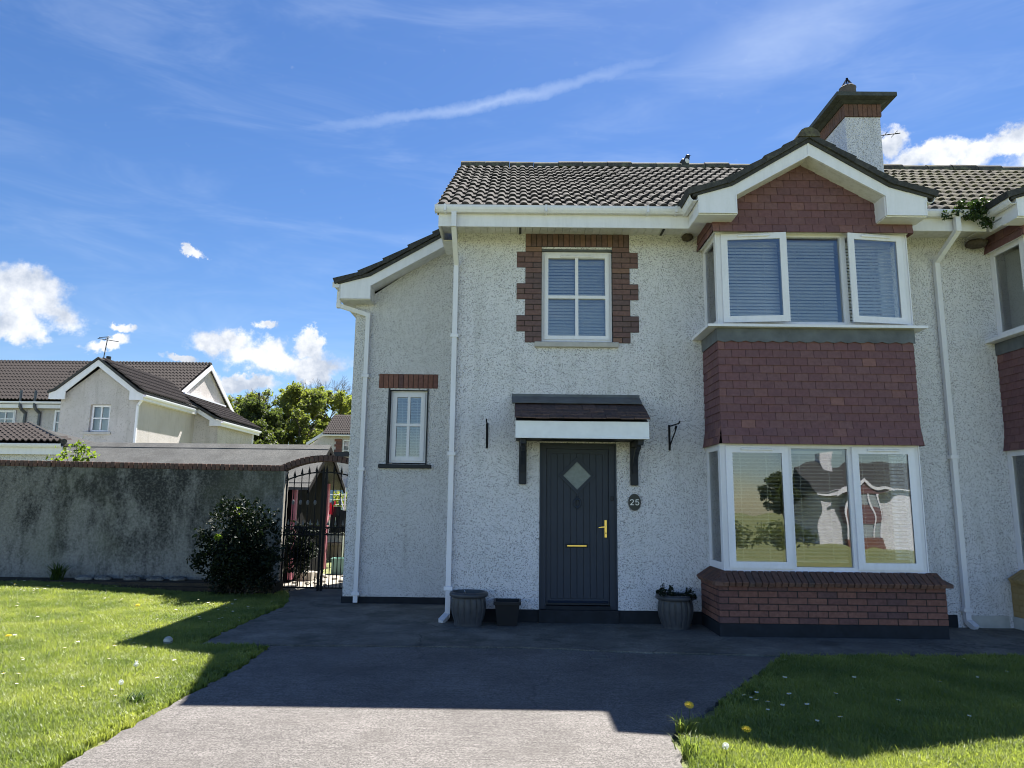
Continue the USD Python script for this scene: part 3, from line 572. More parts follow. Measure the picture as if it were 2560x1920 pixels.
part(H, 'window_sill', chamfer_at(.238, 1.346, FY - .055, FY + .16, 3.492, 3.562, .008), 'stone_sill')
blind(.40, .785, 3.63, 4.75, FY + .19, 'white venetian blind in the left half of the small brick-edged upstairs window', cords=(.08, .6), tilt=64)
blind(.822, 1.215, 3.63, 4.75, FY + .19, 'white venetian blind in the right half of the small brick-edged upstairs window', cords=(.2, .85), tilt=64)

# ---- front door
part(H, 'door_frame', cat(bx(.316, .400, FY + .02, FY + .14, .16, 2.232), bx(1.206, 1.302, FY + .02, FY + .14, .16, 2.232), bx(.400, 1.206, FY + .02, FY + .14, 2.158, 2.232), bx(.318, .335, FY - .006, FY + .019, .16, 2.226), bx(1.283, 1.300, FY - .006, FY + .019, .16, 2.226), bx(.335, 1.283, FY - .006, FY + .019, 2.212, 2.230)), 'door_paint')
part(H, 'door_step', cat(bx(.316, 1.302, FY - .05, FY + .2, -.02, .158), bx(.400, 1.206, FY - .02, FY + .1, .16, .205)), 'plinth_black')
dl, dr, db, dt = .404, 1.202, .212, 2.156
cx, cz = .801, 1.816
dia = lambda q: Polygon([(cx - q, cz), (cx, cz - q), (cx + q, cz), (cx, cz + q)])
leafp = sbox(dl, db, dr, dt).difference(sbox(.462, .285, 1.128, 2.098))
D = part(H, 'door', cat(ext_xz(leafp, FY + .045, FY + .09), ext_xz(sbox(.462, .285, 1.128, 2.098).difference(dia(.205)), FY + .066, FY + .09)), 'door_paint')
for i in range(8):
    a = .462 + i * .08325
    pl = sbox(a + .0035, .287, a + .0797, 2.096).difference(dia(.205))
    part(D, 'plank', ext_xz(pl, FY + .053, FY + .066), 'door_paint')
part(D, 'diamond_moulding', cat(ext_xz(dia(.238).difference(dia(.212)), FY + .034, FY + .066), ext_xz(dia(.212).difference(dia(.178)), FY + .044, FY + .066)), 'door_paint')
part(D, 'glazed_diamond', ext_xz(dia(.179), FY + .056, FY + .066), 'frosted')
kn = [bx(cx - .008, cx + .008, FY + .035, FY + .055, 1.50, 1.572), moved(trimesh.creation.torus(.042, .011, major_sections=20, minor_sections=8), frame_m((cx, FY + .04, 1.468), [1, 0, 0], [0, 0, 1.25], [0, -1, 0])), moved(trimesh.creation.icosphere(1, .014), frame_m((cx, FY + .04, 1.405), [1, 0, 0], [0, 1, 0], [0, 0, 1])), moved(trimesh.creation.icosphere(1, .016), frame_m((cx, FY + .04, 1.545), [1, 0, 0], [0, 1, 0], [0, 0, 1]))]
part(D, 'knocker', cat(kn), 'door_paint')
part(D, 'letter_plate', cat(chamfer_at(.652, .936, FY + .046, FY + .054, .910, .960, .003)), 'dark_trim'); part(D, 'letter_flap', chamfer_at(.669, .920, FY + .034, FY + .047, .922, .947, .004), 'brass')
part(D, 'handle_plate', chamfer_at(1.146, 1.180, FY + .030, FY + .046, 1.037, 1.262, .005), 'brass')
part(D, 'handle', cat(trimesh.creation.cylinder(radius=.009, segment=[(1.163, FY + .03, 1.176), (1.163, FY - .012, 1.176)], sections=10), bar((1.166, FY - .014, 1.178), (1.066, FY - .016, 1.166), .016, .012)), 'brass')
part(D, 'keyhole', trimesh.creation.cylinder(radius=.008, segment=[(1.163, FY + .031, 1.095), (1.163, FY + .024, 1.095)], sections=10), 'dark_trim')
part(D, 'weather_bar', hull([(dl + .02, FY + .045, .262), (dr - .02, FY + .045, .262), (dl + .02, FY + .045, .232), (dr - .02, FY + .045, .232), (dl + .02, FY + .012, .236), (dr - .02, FY + .012, .236)]), 'door_paint')
part(H, 'door_spyhole_lock', chamfer_at(1.226, 1.262, FY + .008, FY + .02, 1.50, 1.56, .004), 'dark_trim')

# ---- porch canopy
P = part(H, 'porch_canopy', cat(hull([(.005, 8.60, 2.25), (1.61, 8.60, 2.25), (.005, 8.60, 2.44), (1.61, 8.60, 2.44), (.005, FY, 2.25), (1.61, FY, 2.25), (.005, FY, 2.76), (1.61, FY, 2.76)])), 'dark_trim')
part(P, 'canopy_fascia', cat(chamfer_at(.0, 1.615, 8.575, 8.60, 2.238, 2.448, .003), chamfer_at(.0, 1.615, 8.568, 8.576, 2.238, 2.262, .002)), 'white_board')
cv = np.array([0, FY - 8.55, 2.78 - 2.455]); Lc = np.linalg.norm(cv); cv /= Lc; cn = np.array([0, -cv[2], cv[1]])
for r_ in range(4):
    off = 0 if r_ % 2 else .085
    xs = np.r_[-.012, np.arange(-.012 + .17 - off, 1.60, .17), 1.625]
    for a, b in zip(xs[:-1], xs[1:]):
        if b - a < .03: continue
        m = chamfer([b - a - .004, .26, .016], .003); m.apply_transform(rot([1, 0, 0], -3 + rng.normal(0, .5)))
        part(P, 'porch_tile', moved(m, frame_m(np.array([(a + b) / 2, 8.55, 2.458]) + cv * (.12 + r_ * .105) + cn * (.022 + rng.normal(0, .002)), [1, 0, 0], cv, cn)), 'porch_tile')
part(P, 'lead_flashing', cat(bx(-.052, 1.611, FY - .012, FY - .002, 2.74, 2.866), moved(trimesh.creation.box([1.655, .24, .006]), frame_m(np.array([.78, 8.55, 2.458]) + cv * (Lc - .13) + cn * .052, [1, 0, 0], cv, cn))), 'lead')
for x in (.098, 1.523):
    b = part(P, 'bracket', cat(chamfer_at(x - .048, x + .048, FY - .055, FY, 1.698, 2.248, .006), chamfer_at(x - .036, x + .036, 8.64, FY - .055, 2.176, 2.247, .006)), 'dark_trim')
    pts = [(FY - .06, 1.86), (FY - .09, 1.96), (FY - .16, 2.05), (FY - .28, 2.13), (FY - .42, 2.175)]
    part(b, 'brace', cat([bar((x, p0[0], p0[1]), (x, p1[0], p1[1]), .052, .06) for p0, p1 in zip(pts[:-1], pts[1:])]), 'dark_trim')

# ---- bay windows (also used next door)
def tile_rows(parent, x0, x1, z0, nrows, gauge, y_of, tag_mat, inside=None, kick=2, axis='y', flip=1, w=.166, name='wall_tile', joined=False):
    """plain tiles hung in courses on a vertical face. axis 'y': face looks to -Y and runs along x; axis 'x': face looks to flip*X and runs along y"""
    out = []
    for r_ in range(nrows):
        z = z0 + r_ * gauge; off = 0 if r_ % 2 else w / 2
        xs = [x0] + [x for x in np.arange(x0 + w - off, x1 - .03, w)] + [x1]
        for a, b in zip(xs[:-1], xs[1:]):
            if b - a < .02: continue
            if inside and not inside((a + b) / 2, z + gauge * .5, (b - a) / 2): continue
            m = chamfer([b - a - .0035, .013, gauge + .022], .0025)
            lean = 7.0 + rng.normal(0, .4) + (5 if r_ < kick else 0)
            m.apply_transform(rot([1, 0, 0], -lean)); m.apply_transform(rot([0, 1, 0], rng.normal(0, .35)))
            d = y_of(r_) + rng.normal(0, .0012)
            if axis == 'y': m.apply_translation([(a + b) / 2, d, z + gauge / 2 + .004])
            else: m = moved(m, frame_m((d, (a + b) / 2, z + gauge / 2 + .004), [0, flip, 0], [-flip, 0, 0], [0, 0, 1]))
            out.append(m)
            if not joined: part(parent, name, m, tag_mat)
    if joined and out: part(parent, name, cat(out), tag_mat, kind='stuff')
    return out
def bay(owner, cx, mine=True):
    """two-storey box bay centred on x = cx; mine: full detail, else only what shows of the neighbour's"""
    L, R = cx - 1.30, cx + 1.285
    Y0 = 8.40
    # brick base
    bm = 'brick' if mine else 'ochre_brick'
    base = part(owner, 'bay_base', bx(L + .006, R - .006, Y0 + .006, FY, .0, .60), 'mortar' if mine else 'ochre_brick')
    part(owner, 'plinth', cat(bx(L - .006, R - .01, Y0 - .008, FY, -.02, .145)), 'plinth_black' if mine else 'plinth_pale')
    z = .145
    for c in range(6):
        z0, z1 = .145 + c * .0722 + .004, .145 + (c + 1) * .0722 - .004
        xs = [L] + list(np.arange(L + (.108 if c % 2 else .22), R - .04, .2245)) + [R]
        if not mine: xs = [x for x in xs if x < L + 1.0]
        for i, (a, b) in enumerate(zip(xs[:-1], xs[1:])):
            part(base, 'brick', jitter_box(a + (.005 if i else 0), b - .005 if b < R else b, Y0, Y0 + .1, z0, z1), bm)
        ys = [Y0 + .1] + list(np.arange(Y0 + (.225 if c % 2 else .335), FY - .03, .2245)) + [FY]
        for sx in ((L, L + .1), (R - .1, R)) if mine else ((L, L + .1),):
            for a, b in zip(ys[:-1], ys[1:]): part(base, 'brick', jitter_box(sx[0], sx[1], a + .004, b - .004 if b < FY else b, z0, z1), bm)
    # sloping brick-on-edge sill
    ang = 33.0
    n = 34; x0s, x1s = L + .03, R - .02; w = (x1s - x0s) / n
    def capbrick(): return chamfer([w - .008, .215, .062], .006)
    for i in range(n):
        if not mine and i > 9: break
        m = capbrick(); m.apply_transform(rot([1, 0, 0], ang)); m.apply_transform(rot([0, 0, 1], rng.normal(0, .6)))
        m.apply_translation([x0s + (i + .5) * w, Y0 + .032, .637 + rng.normal(0, .0015)]); part(base, 'cap_brick', m, 'cap_brick' if mine else bm)
    for sgn, xe in ((-1, L), (1, R)) if mine else ((-1, L),):
        for k in range(9):
            y = Y0 + .095 + k * .0755
            if y > FY - .03: break
            m = chamfer([.0675, .215, .062], .006); m.apply_transform(rot([1, 0, 0], ang)); m = moved(m, frame_m((xe - sgn * .032, y, .637), [0, -sgn, 0], [-sgn, 0, 0], [0, 0, 1]) if sgn < 0 else frame_m((xe - .032, y, .637), [0, 1, 0], [-1, 0, 0], [0, 0, 1])); part(base, 'cap_brick', m, 'cap_brick' if mine else bm)
        xo, xi = xe + sgn * .055, xe - sgn * .10     # mitred corner
        part(base, 'cap_brick', hull([(xo, Y0 - .055, .565), (xo, Y0 - .055, .607), (xo, Y0 + .06, .565), (xo, Y0 + .06, .607), (xi, Y0 + .06, .70), (xi + 0, Y0 - .055, .565), (xi, Y0 - .055, .607), (xi, Y0 + .1, .70), (xo, Y0 + .1, .607)]), 'cap_brick' if mine else bm)
    part(owner, 'bay_cill_board', bx(L + .10, R - .10, Y0 + .13, FY, .60, .708), 'upvc')
    # windows: lower then upper
    for lo, (wl, wr, z0, z1, side_open) in enumerate(((cx - 1.182, cx + 1.175, .708, 2.196, False), (cx - 1.145, cx + 1.228, 3.648, 4.852, mine))):
        YW = 8.55; pw = .075
        ms = [bx(wl, wl + pw, YW, YW + .08, z0, z1), bx(wr - pw, wr, YW, YW + .08, z0, z1), bx(wl + pw, wr - pw, YW, YW + .07, z1 - .05, z1), bx(wl + pw, wr - pw, YW, YW + .07, z0, z0 + .055)]
        ms += [bx(wl - .012, wl - .001, YW - .01, YW + .08, z0, z1), bx(wr + .001, wr + .012, YW - .01, YW + .08, z0, z1)]
        if mine: m1, m2 = (wl + .81, wl + 1.545) if lo == 0 else (wl + .855, wl + 1.585)
        else: m1, m2 = wl + .81, wl + 1.545
        for m in (m1, m2): ms.append(bx(m - .032, m + .032, YW + .002, YW + .07, z0 + .055, z1 - .05))
        # side frames
        for xx, s in ((wl, 1), (wr, -1)):
            xa, xb = (xx, xx + .06) if s > 0 else (xx - .06, xx)
            ms += [bx(xa, xb, FY - .075, FY - .002, z0, z1), bx(xa, xb, YW + .08, FY - .075, z1 - .075, z1), bx(xa, xb, YW + .08, FY - .075, z0, z0 + .09)]
        ms.append(bx(wl + pw + .002, m1 - .04, YW - .002, YW + .02, z0 - .0, z0 + .03))
        W_ = part(owner, 'bay_window', cat(ms), 'upvc')
        for xx, s in ((wl + .02, 1), (wr - .02, -1)): part(W_, 'pane', quad_x(xx, YW + .08, FY - .075, z0 + .09, z1 - .075), 'pane')
        lights = [(wl + pw, m1 - .032, 1), (m1 + .032, m2 - .032, 0), (m2 + .032, wr - pw, 2)]
        for a, b, kind in lights:
            g0, g1 = z0 + .055, z1 - .05
            if kind == 0:
                part(W_, 'pane', quad_y(a, b, g0, g1, YW + .035), 'pane'); continue
            o = .02; s = .078; a0, a1, b0, b1 = a - o, b + o, g0 - o, g1 + o; ys, ye = YW - .022, YW - .002
            sm = cat(bx(a0, a0 + s, ys, ye, b0, b1), bx(a1 - s, a1, ys, ye, b0, b1), bx(a0 + s, a1 - s, ys, ye, b1 - s, b1), bx(a0 + s, a1 - s, ys, ye, b0, b0 + s),
                     bx(a0 + s - .012, a0 + s, ys + .008, ye + .03, b0 + s, b1 - s), bx(a1 - s, a1 - s + .012, ys + .008, ye + .03, b0 + s, b1 - s))
            pm = quad_y(a0 + s, a1 - s, b0 + s, b1 - s, YW - .008)
            xm = (a0 + a1) / 2; vm = chamfer_at(xm - .19, xm + .19, ys - .02, ys - .0005, b1 - s + .030, b1 - s + .056, .005)
            if side_open:
                hx, dg = (a0, -7.0) if kind == 1 else (a1, 7.5); Rm = rot([0, 0, 1], dg, (hx, ys, 0)); sm, pm, vm = moved(sm, Rm), moved(pm, Rm), moved(vm, Rm)
            part(W_, 'casement', sm, 'upvc'); part(W_, 'pane', pm, 'pane'); part(W_, 'trickle_vent', vm, 'upvc')
    # tile-hung skirt between the windows
    sl, sr = cx - 1.185, cx + 1.20
    S = part(owner, 'tile_hanging', bx(sl + .03, sr - .03, 8.535, FY, 2.197, 3.60), 'mortar_tile')
    nr = 13; gz = .0957; yo = lambda r_: 8.502 - max(0, 2.2 - r_) * .012
    tile_rows(S, sl, sr if mine else sl + .9, 2.195, nr, gz, yo, 'wall_tile')
    tile_rows(S, 8.50, FY, 2.195, nr, gz, lambda r_: sl + .006 - max(0, 2.2 - r_) * .012, 'wall_tile', axis='x', flip=-1)
    if mine: tile_rows(S, 8.50, FY, 2.195, nr, gz, lambda r_: sr - .006 + max(0, 2.2 - r_) * .012, 'wall_tile', axis='x', flip=1, joined=True)
    # lead apron with a scalloped lower edge, then the white sill board
    xs = np.linspace(sl - .01, sr + .01, 97); zb = 3.448 - .02 * np.abs(np.sin((xs - sl) / .166 * np.pi))
    part(owner, 'lead_apron', cat(ext_xz(Polygon([*zip(xs, zb), (sr + .01, 3.60), (sl - .01, 3.60)]), 8.478, 8.486), bx(sl - .012, sl - .004, 8.486, FY, 3.44, 3.60), bx(sr + .004, sr + .012, 8.486, FY, 3.44, 3.60)), 'lead')
    part(owner, 'bay_sill', cat(hull([(sl - .135, 8.40, 3.604), (sr + .135, 8.40, 3.604), (sl - .135, 8.40, 3.636), (sr + .135, 8.40, 3.636), (sl - .135, FY, 3.604), (sr + .135, FY, 3.604), (sl - .135, FY, 3.647), (sr + .135, FY, 3.647)])), 'upvc')
    # tile-hung head under the gable
    gc = cx - .07; hl, hr = cx - 1.212, cx + 1.279
    inner = lambda x: 5.735 - .567 * abs(x - gc)
    core = Polygon([(hl + .03, 4.853), (hr - .03, 4.853), (hr - .03, 5.02), (gc + .92, 5.12), (gc, 5.80), (gc - .92, 5.12), (hl + .03, 5.02)])
    T = part(owner, 'tile_hung_head', ext_xz(core, 8.50, FY), 'mortar_tile')
    if mine: tile_rows(T, hl, hr, 4.832, 10, .099, lambda r_: 8.468 - max(0, 1.5 - r_) * .01, 'wall_tile', inside=lambda x, z, h: z < 5.02 or (abs(x - gc) + h * .35 < (5.86 - z) / .567 and abs(x - gc) < 1.05), kick=1)
    else: tile_rows(T, hl, hl + .6, 4.832, 2, .099, lambda r_: 8.468, 'wall_tile', kick=1)
    tile_rows(T, 8.47, FY, 4.832, 2, .099, lambda r_: hl + .005, 'wall_tile', axis='x', flip=-1, kick=1)
    if mine: tile_rows(T, 8.47, FY, 4.832, 2, .099, lambda r_: hr - .005, 'wall_tile', axis='x', flip=1, kick=1)
    part(owner, 'window_head', bx(hl + .02, hr - .02, 8.49, FY, 4.826, 4.8325) if False else bx(hl + .03, hr - .03, 8.52, FY, 4.844, 4.8525), 'upvc')
    # gable: bargeboards with box ends, soffits, gutters, stepped roof
    YG = 8.20; gl, gr = gc - 1.375, gc + 1.395
    lb = Polygon([(gl, 4.962), (gl, 5.196), (gc - .965, 5.335), (gc, 5.915), (gc, 5.715), (gc - .905, 5.20), (gc - .905, 4.962)])
    rb = affinity.translate(affinity.scale(lb, -1, 1, origin=(gc, 0)), .0, 0); rb = Polygon([(gc, 5.915), (gc, 5.715), (gc + .905, 5.20), (gc + .905, 4.955), (gr, 4.955), (gr, 5.19), (gc + .965, 5.335)])
    for q in (lb, rb): part(owner, 'bargeboard', cat(ext_xz(q, YG, YG + .022), ext_xz(q.difference(q.buffer(-.014)), YG - .006, YG - .0005)), 'upvc')
    for s, ge in ((-1, gl), (1, gr)):
        a, b = sorted((ge, gc + s * .905)); zb = 4.962 if s < 0 else 4.955
        part(owner, 'box_end', cat(bx(a, b, YG + .023, 8.475, zb - .012, zb - .001), bx(a, b, 8.70, FY, 5.058, 5.07) if False else bx(min(ge, ge - s * .28), max(ge, ge - s * .28), 8.476, FY - .002, 5.048, 5.058), bx(ge - (.0 if s < 0 else .02), ge + (.02 if s < 0 else .0), YG + .023, 8.72, zb, 5.19), bx(gc + s * .905 - .01, gc + s * .905 + .01, YG + .023, 8.47, zb, 5.24)), 'upvc')
        p0, p1 = (gc + s * .91, 5.205), (gc, 5.722); part(owner, 'gable_soffit', ext_xz(Polygon([p0, p1, (p1[0], p1[1] + .015), (p0[0], p0[1] + .015)]), YG + .023, 8.50), 'upvc_aged')
        gx = ge + s * .052; gm = gutter_run(0, .53, 0, 0); gm = moved(gm, frame_m((ge, 8.19, 5.118) if s > 0 else (ge, 8.72, 5.118), [0, 1, 0] if s > 0 else [0, -1, 0], [-1, 0, 0] if s > 0 else [1, 0, 0], [0, 0, 1]))
        part(owner, 'gutter', gm, 'upvc')
        prof = [(ge + s * .07, 5.195), (gc + s * .965, 5.352), (gc, 5.935)]
        G = part(owner, 'gable_roof', ext_xz(Polygon([*prof, (gc, 5.885), (gc + s * .95, 5.315), (ge + s * .07, 5.165)]), YG - .02, 9.9), 'verge_tile')
        # courses, each overlapping the one below, so that the verge steps
        run = np.array([prof[1], prof[2]]); nC = 4
        pts = [prof[0]] + [tuple(run[0] + (run[1] - run[0]) * k / nC) for k in range(nC + 1)]
        for k in range(len(pts) - 1):
            (xa, za), (xb, zb2) = pts[k], pts[k + 1]; d = np.array([xb - xa, zb2 - za]); Ld = np.linalg.norm(d); d /= Ld; nn = np.array([-d[1], d[0]]) * (1 if d[0] > 0 else -1)
            A = np.array([xa, za]) - d * .05; B = np.array([xb, zb2]) + d * (.02 if k == len(pts) - 2 else .04)
            q = Polygon([tuple(A + nn * .004), tuple(B + nn * .002), tuple(B + nn * .055), tuple(A + nn * .082)])
            yb = EAVE_Y + ((za + zb2) / 2 - EAVE_Z) / SL + .45
            part(G, 'tile_course', ext_xz(q, YG - .045 - .004 * (k % 2), yb), 'verge_tile')
    ar = np.linspace(0, np.pi, 9); rp = Polygon(np.c_[gc + .135 * np.cos(ar), 5.945 + .12 * np.sin(ar)])
    for k in range(5): part(owner, 'ridge_tile', ext_xz(rp, YG - .06 + k * .42, YG - .06 + (k + 1) * .42 - .01), 'ridge_tile', smooth=40)
bay(H, 3.64)
for nm, (a, b, z0, z1, y), lab in (('lo', (2.57, 3.20, .78, 2.13, 8.70), 'white venetian blind behind the left light of the ground-floor bay'), ('lo', (3.27, 3.97, .78, 2.13, 8.70), 'white venetian blind behind the middle light of the ground-floor bay'), ('lo', (4.03, 4.70, .78, 2.13, 8.70), 'white venetian blind behind the right light of the ground-floor bay'),
                                  ('up', (2.60, 3.32, 3.71, 4.79, 8.72), 'white venetian blind behind the open left casement upstairs'), ('up', (3.37, 4.04, 3.71, 4.79, 8.72), 'white venetian blind behind the middle pane of the upstairs bay'), ('up', (4.14, 4.76, 3.71, 4.79, 8.72), 'white venetian blind behind the open right casement upstairs')):
    blind(a, b, z0, z1, y, lab, tilt=22 if nm == 'lo' else 62)

# ---- chimney
CH = part(H, 'chimney', bx(5.53, 6.12, 11.2, 12.9, 6.0, 7.97), 'pebbledash')
part(CH, 'brick_band_core', bx(5.522, 6.128, 11.19, 12.91, 7.97, 8.20), 'mortar')
nb = 8; w = .63 / nb
for i in range(nb): part(CH, 'brick', jitter_box(5.51 + i * w + .003, 5.51 + (i + 1) * w - .003, 11.175, 11.28, 7.972, 8.195), 'cap_brick')
for i in range(20): part(CH, 'brick', jitter_box(5.507, 5.6, 11.285 + i * .081, 11.285 + (i + 1) * .081 - .006, 7.972, 8.195), 'cap_brick')
part(CH, 'chimney_cap', cat(hull([(x, y, z) for z, o in ((8.198, .015), (8.225, .09)) for x in (5.51 - o, 6.13 + o) for y in (11.18 - o, 12.92 + o)]), hull([(x, y, z) for z, o in ((8.226, .10), (8.245, .19), (8.315, .19), (8.345, .05)) for x in (5.51 - o, 6.13 + o) for y in (11.18 - o, 12.92 + o)])), 'cap_concrete')
part(CH, 'chimney_pot', moved(lathe([(.0, 0), (.16, 0), (.15, .2), (.135, .46), (.145, .50), (.125, .52), (.0, .52)], 20), frame_m((5.88, 11.75, 8.34), [1, 0, 0], [0, 1, 0], [0, 0, 1])), 'terracotta', smooth=40)
gd = [tube([(5.88 + .12 * math.cos(a), 11.75 + .12 * math.sin(a), 8.84), (5.88 + .10 * math.cos(a), 11.75 + .10 * math.sin(a), 8.88), (5.88 + .015 * math.cos(a), 11.75 + .015 * math.sin(a), 9.02)], .006, 5) for a in np.linspace(0, 2 * np.pi, 12, endpoint=False)]
part(CH, 'bird_guard', cat(gd + [trimesh.creation.cylinder(radius=.02, height=.03, sections=10, transform=frame_m((5.88, 11.75, 9.025), [1, 0, 0], [0, 1, 0], [0, 0, 1]))]), 'iron')

# ---- side extension
EY, EX0 = 10.65, -2.48
ew = Polygon([(EX0, -.06), (EX0, 4.55), (-2.2, 4.62), (-1.1, 5.38), (-.82, 5.5), (-.82, -.06)]).difference(sbox(-1.905, 2.01, -1.335, 3.125))
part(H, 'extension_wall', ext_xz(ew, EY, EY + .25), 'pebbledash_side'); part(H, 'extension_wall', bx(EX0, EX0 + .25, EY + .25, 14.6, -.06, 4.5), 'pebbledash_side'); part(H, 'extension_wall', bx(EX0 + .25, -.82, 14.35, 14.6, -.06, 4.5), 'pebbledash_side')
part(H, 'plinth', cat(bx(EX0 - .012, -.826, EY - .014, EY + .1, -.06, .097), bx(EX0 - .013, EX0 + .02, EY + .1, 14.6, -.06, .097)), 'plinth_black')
lint = part(H, 'brick_lintel', bx(-2.076, -1.182, EY - .004, EY + .05, 3.152, 3.366), 'mortar')
w = .9 / 12
for i in range(12): part(lint, 'brick', jitter_box(-2.08 + i * w + .004, -2.08 + (i + 1) * w - .004, EY - .012, EY + .08, 3.15, 3.368), 'brick')
win(H, 'window', -1.893, -1.345, 2.03, 3.116, EY + .07, cols=(-1.619,), rows=(2.60,), vent=False, fr=.038, sash=.055)
part(H, 'window_reveal', cat(bx(-1.925, -1.900, EY - .016, EY + .069, 2.004, 3.146), bx(-1.338, -1.318, EY - .016, EY + .069, 2.004, 3.146), bx(-1.900, -1.338, EY + .01, EY + .069, 3.118, 3.146)), 'dark_trim')
part(H, 'window_sill', chamfer_at(-2.03, -1.25, EY - .06, EY + .1, 1.945, 2.003, .007), 'dark_trim')
blind(-1.81, -1.425, 2.1, 3.05, EY + .19, 'white venetian blind in the narrow window of the side extension', cords=(.2, .8))
vy = 10.35
evp = [(-2.68, 4.735), (-2.22, 4.90), (-1.04, 5.60), (-.83, 5.70)]
part(H, 'bargeboard', ext_xz(Polygon([(-2.655, 4.462), (-2.655, 4.70), (-2.24, 4.845), (-1.06, 5.535), (-.83, 5.66), (-.83, 5.45), (-1.06, 5.33), (-2.21, 4.665), (-2.21, 4.462)]), vy, vy + .022), 'upvc')
part(H, 'box_end', cat(bx(-2.655, -2.21, vy + .023, EY, 4.452, 4.461), bx(-2.675, -2.656, vy + .0, 14.6, 4.452, 4.70), bx(-2.655, EX0, EY, 14.6, 4.452, 4.461), bx(-2.22, -2.20, vy + .023, EY, 4.462, 4.7)), 'upvc_aged')
part(H, 'gable_soffit', ext_xz(Polygon([(-2.2, 4.675), (-1.06, 5.335), (-.83, 5.455), (-.83, 5.47), (-1.06, 5.35), (-2.2, 4.69)]), vy + .023, EY + .05), 'upvc_aged')
ER = part(H, 'extension_roof', ext_xz(Polygon([(-2.70, 4.715), (-2.22, 4.865), (-1.04, 5.56), (-.83, 5.67), (-.83, 5.63), (-2.22, 4.81), (-2.70, 4.68)]), vy - .02, 14.75), 'verge_tile')
pts = [(-2.70, 4.73), (-2.33, 4.86), (-1.96, 5.06), (-1.59, 5.275), (-1.22, 5.49), (-.83, 5.715)]
for k, ((xa, za), (xb, zb)) in enumerate(zip(pts[:-1], pts[1:])):
    d = np.array([xb - xa, zb - za]); d /= np.linalg.norm(d); nn = np.array([-d[1], d[0]]); A = np.array([xa, za]) - d * .06; B = np.array([xb, zb]) + d * .03
    part(ER, 'tile_course', ext_xz(Polygon([tuple(A - nn * .03), tuple(B - nn * .02), tuple(B + nn * .02), tuple(A + nn * .06)]), vy - .04 - .004 * (k % 2), 14.8), 'verge_tile')
gm = moved(gutter_run(0, 4.3, 0, 0), frame_m((-2.676, 14.65, 4.63), [0, -1, 0], [1, 0, 0], [0, 0, 1])); part(H, 'gutter', cat(gm, bx(-2.782, -2.676, 10.342, 10.349, 4.63, 4.715)), 'upvc')
s = .062; pp = [(-2.735, 10.60, 4.64), (-2.735, 10.60, 4.42), (-2.275, 10.60, 4.27), (-2.275, 10.60, .02)]
dp = part(H, 'downpipe', cat([bar(a, b, s) for a, b in zip(pp[:-1], pp[1:])] + [chamfer_at(-2.31, -2.24, 10.565, 10.635, 4.20, 4.30, .006), chamfer_at(-2.77, -2.70, 10.565, 10.635, 4.38, 4.46, .006)]), 'upvc')
for z in (1.9, .12, 3.3): part(dp, 'clip', chamfer_at(-2.33, -2.22, 10.56, 10.65, z, z + .05, .004), 'upvc')

# ------------------------------------------------------------------ things on the front
pl = thing('number_plaque', 'black oval house number plaque reading 25 beside the front door', 'sign')
ov = lambda a, b: Polygon([(1.525 + a * math.cos(t), 1.487 + b * math.sin(t)) for t in np.linspace(0, 2 * np.pi, 40, endpoint=False)])
part(pl, 'plate', ext_xz(ov(.080, .107), FY - .022, FY - .004), 'sign_black'); part(pl, 'rim', ext_xz(ov(.077, .104).difference(ov(.070, .097)), FY - .026, FY - .0225), 'pot_grey')
tx = meshkit.text_mesh('25', .072, .003); tx.apply_translation(-tx.bounds.mean(0)); part(pl, 'digits', moved(tx, frame_m((1.525, FY - .025, 1.487), [1.05, 0, 0], [0, 0, 1], [0, -1, 0])), 'sign_white')
def hook(x, side, label):
    t = thing('basket_bracket', label, 'bracket', None)
    part(t, 'back_plate', chamfer_at(x - .014, x + .014, FY - .012, FY - .001, 2.15, 2.48, .003), 'iron'); e = FY - .30
    part(t, 'arm', tube([(x, FY - .01, 2.46), (x + side * .06, e, 2.47), (x + side * .068, e - .012, 2.50)], .009, 6), 'iron')
    part(t, 'scroll', tube([(x, FY - .012, 2.20), (x + side * .012, FY - .06, 2.26), (x + side * .035, FY - .16, 2.36), (x + side * .05, FY - .22, 2.44), (x + side * .045, FY - .19, 2.45), (x + side * .036, FY - .17, 2.41)], .008, 6), 'iron')
hook(-.366, .0, 'dark iron hanging-basket bracket on the wall left of the porch'); hook(1.99, 1.0, 'dark iron hanging-basket bracket on the wall between porch and bay')
def nest(c, r3, label, seed):
    m = trimesh.creation.icosphere(3, 1.0); n = m.vertices * (1 + .35 * (meshkit.fbm(m.vertices * 3 + seed, 4, seed) - .5)[:, None]); m.vertices = n * np.array(r3) + np.array(c); solo('bird_nest', m, 'mud', label, 'nest', smooth=True)
nest((2.285, 9.14, 5.01), (.075, .07, .055), 'brown mud nest under the eaves beside the upstairs bay', 3)
nest((6.10, 9.06, 4.93), (.13, .12, .06), 'larger brown mud nest under the neighbouring eaves by the wall corner', 9)

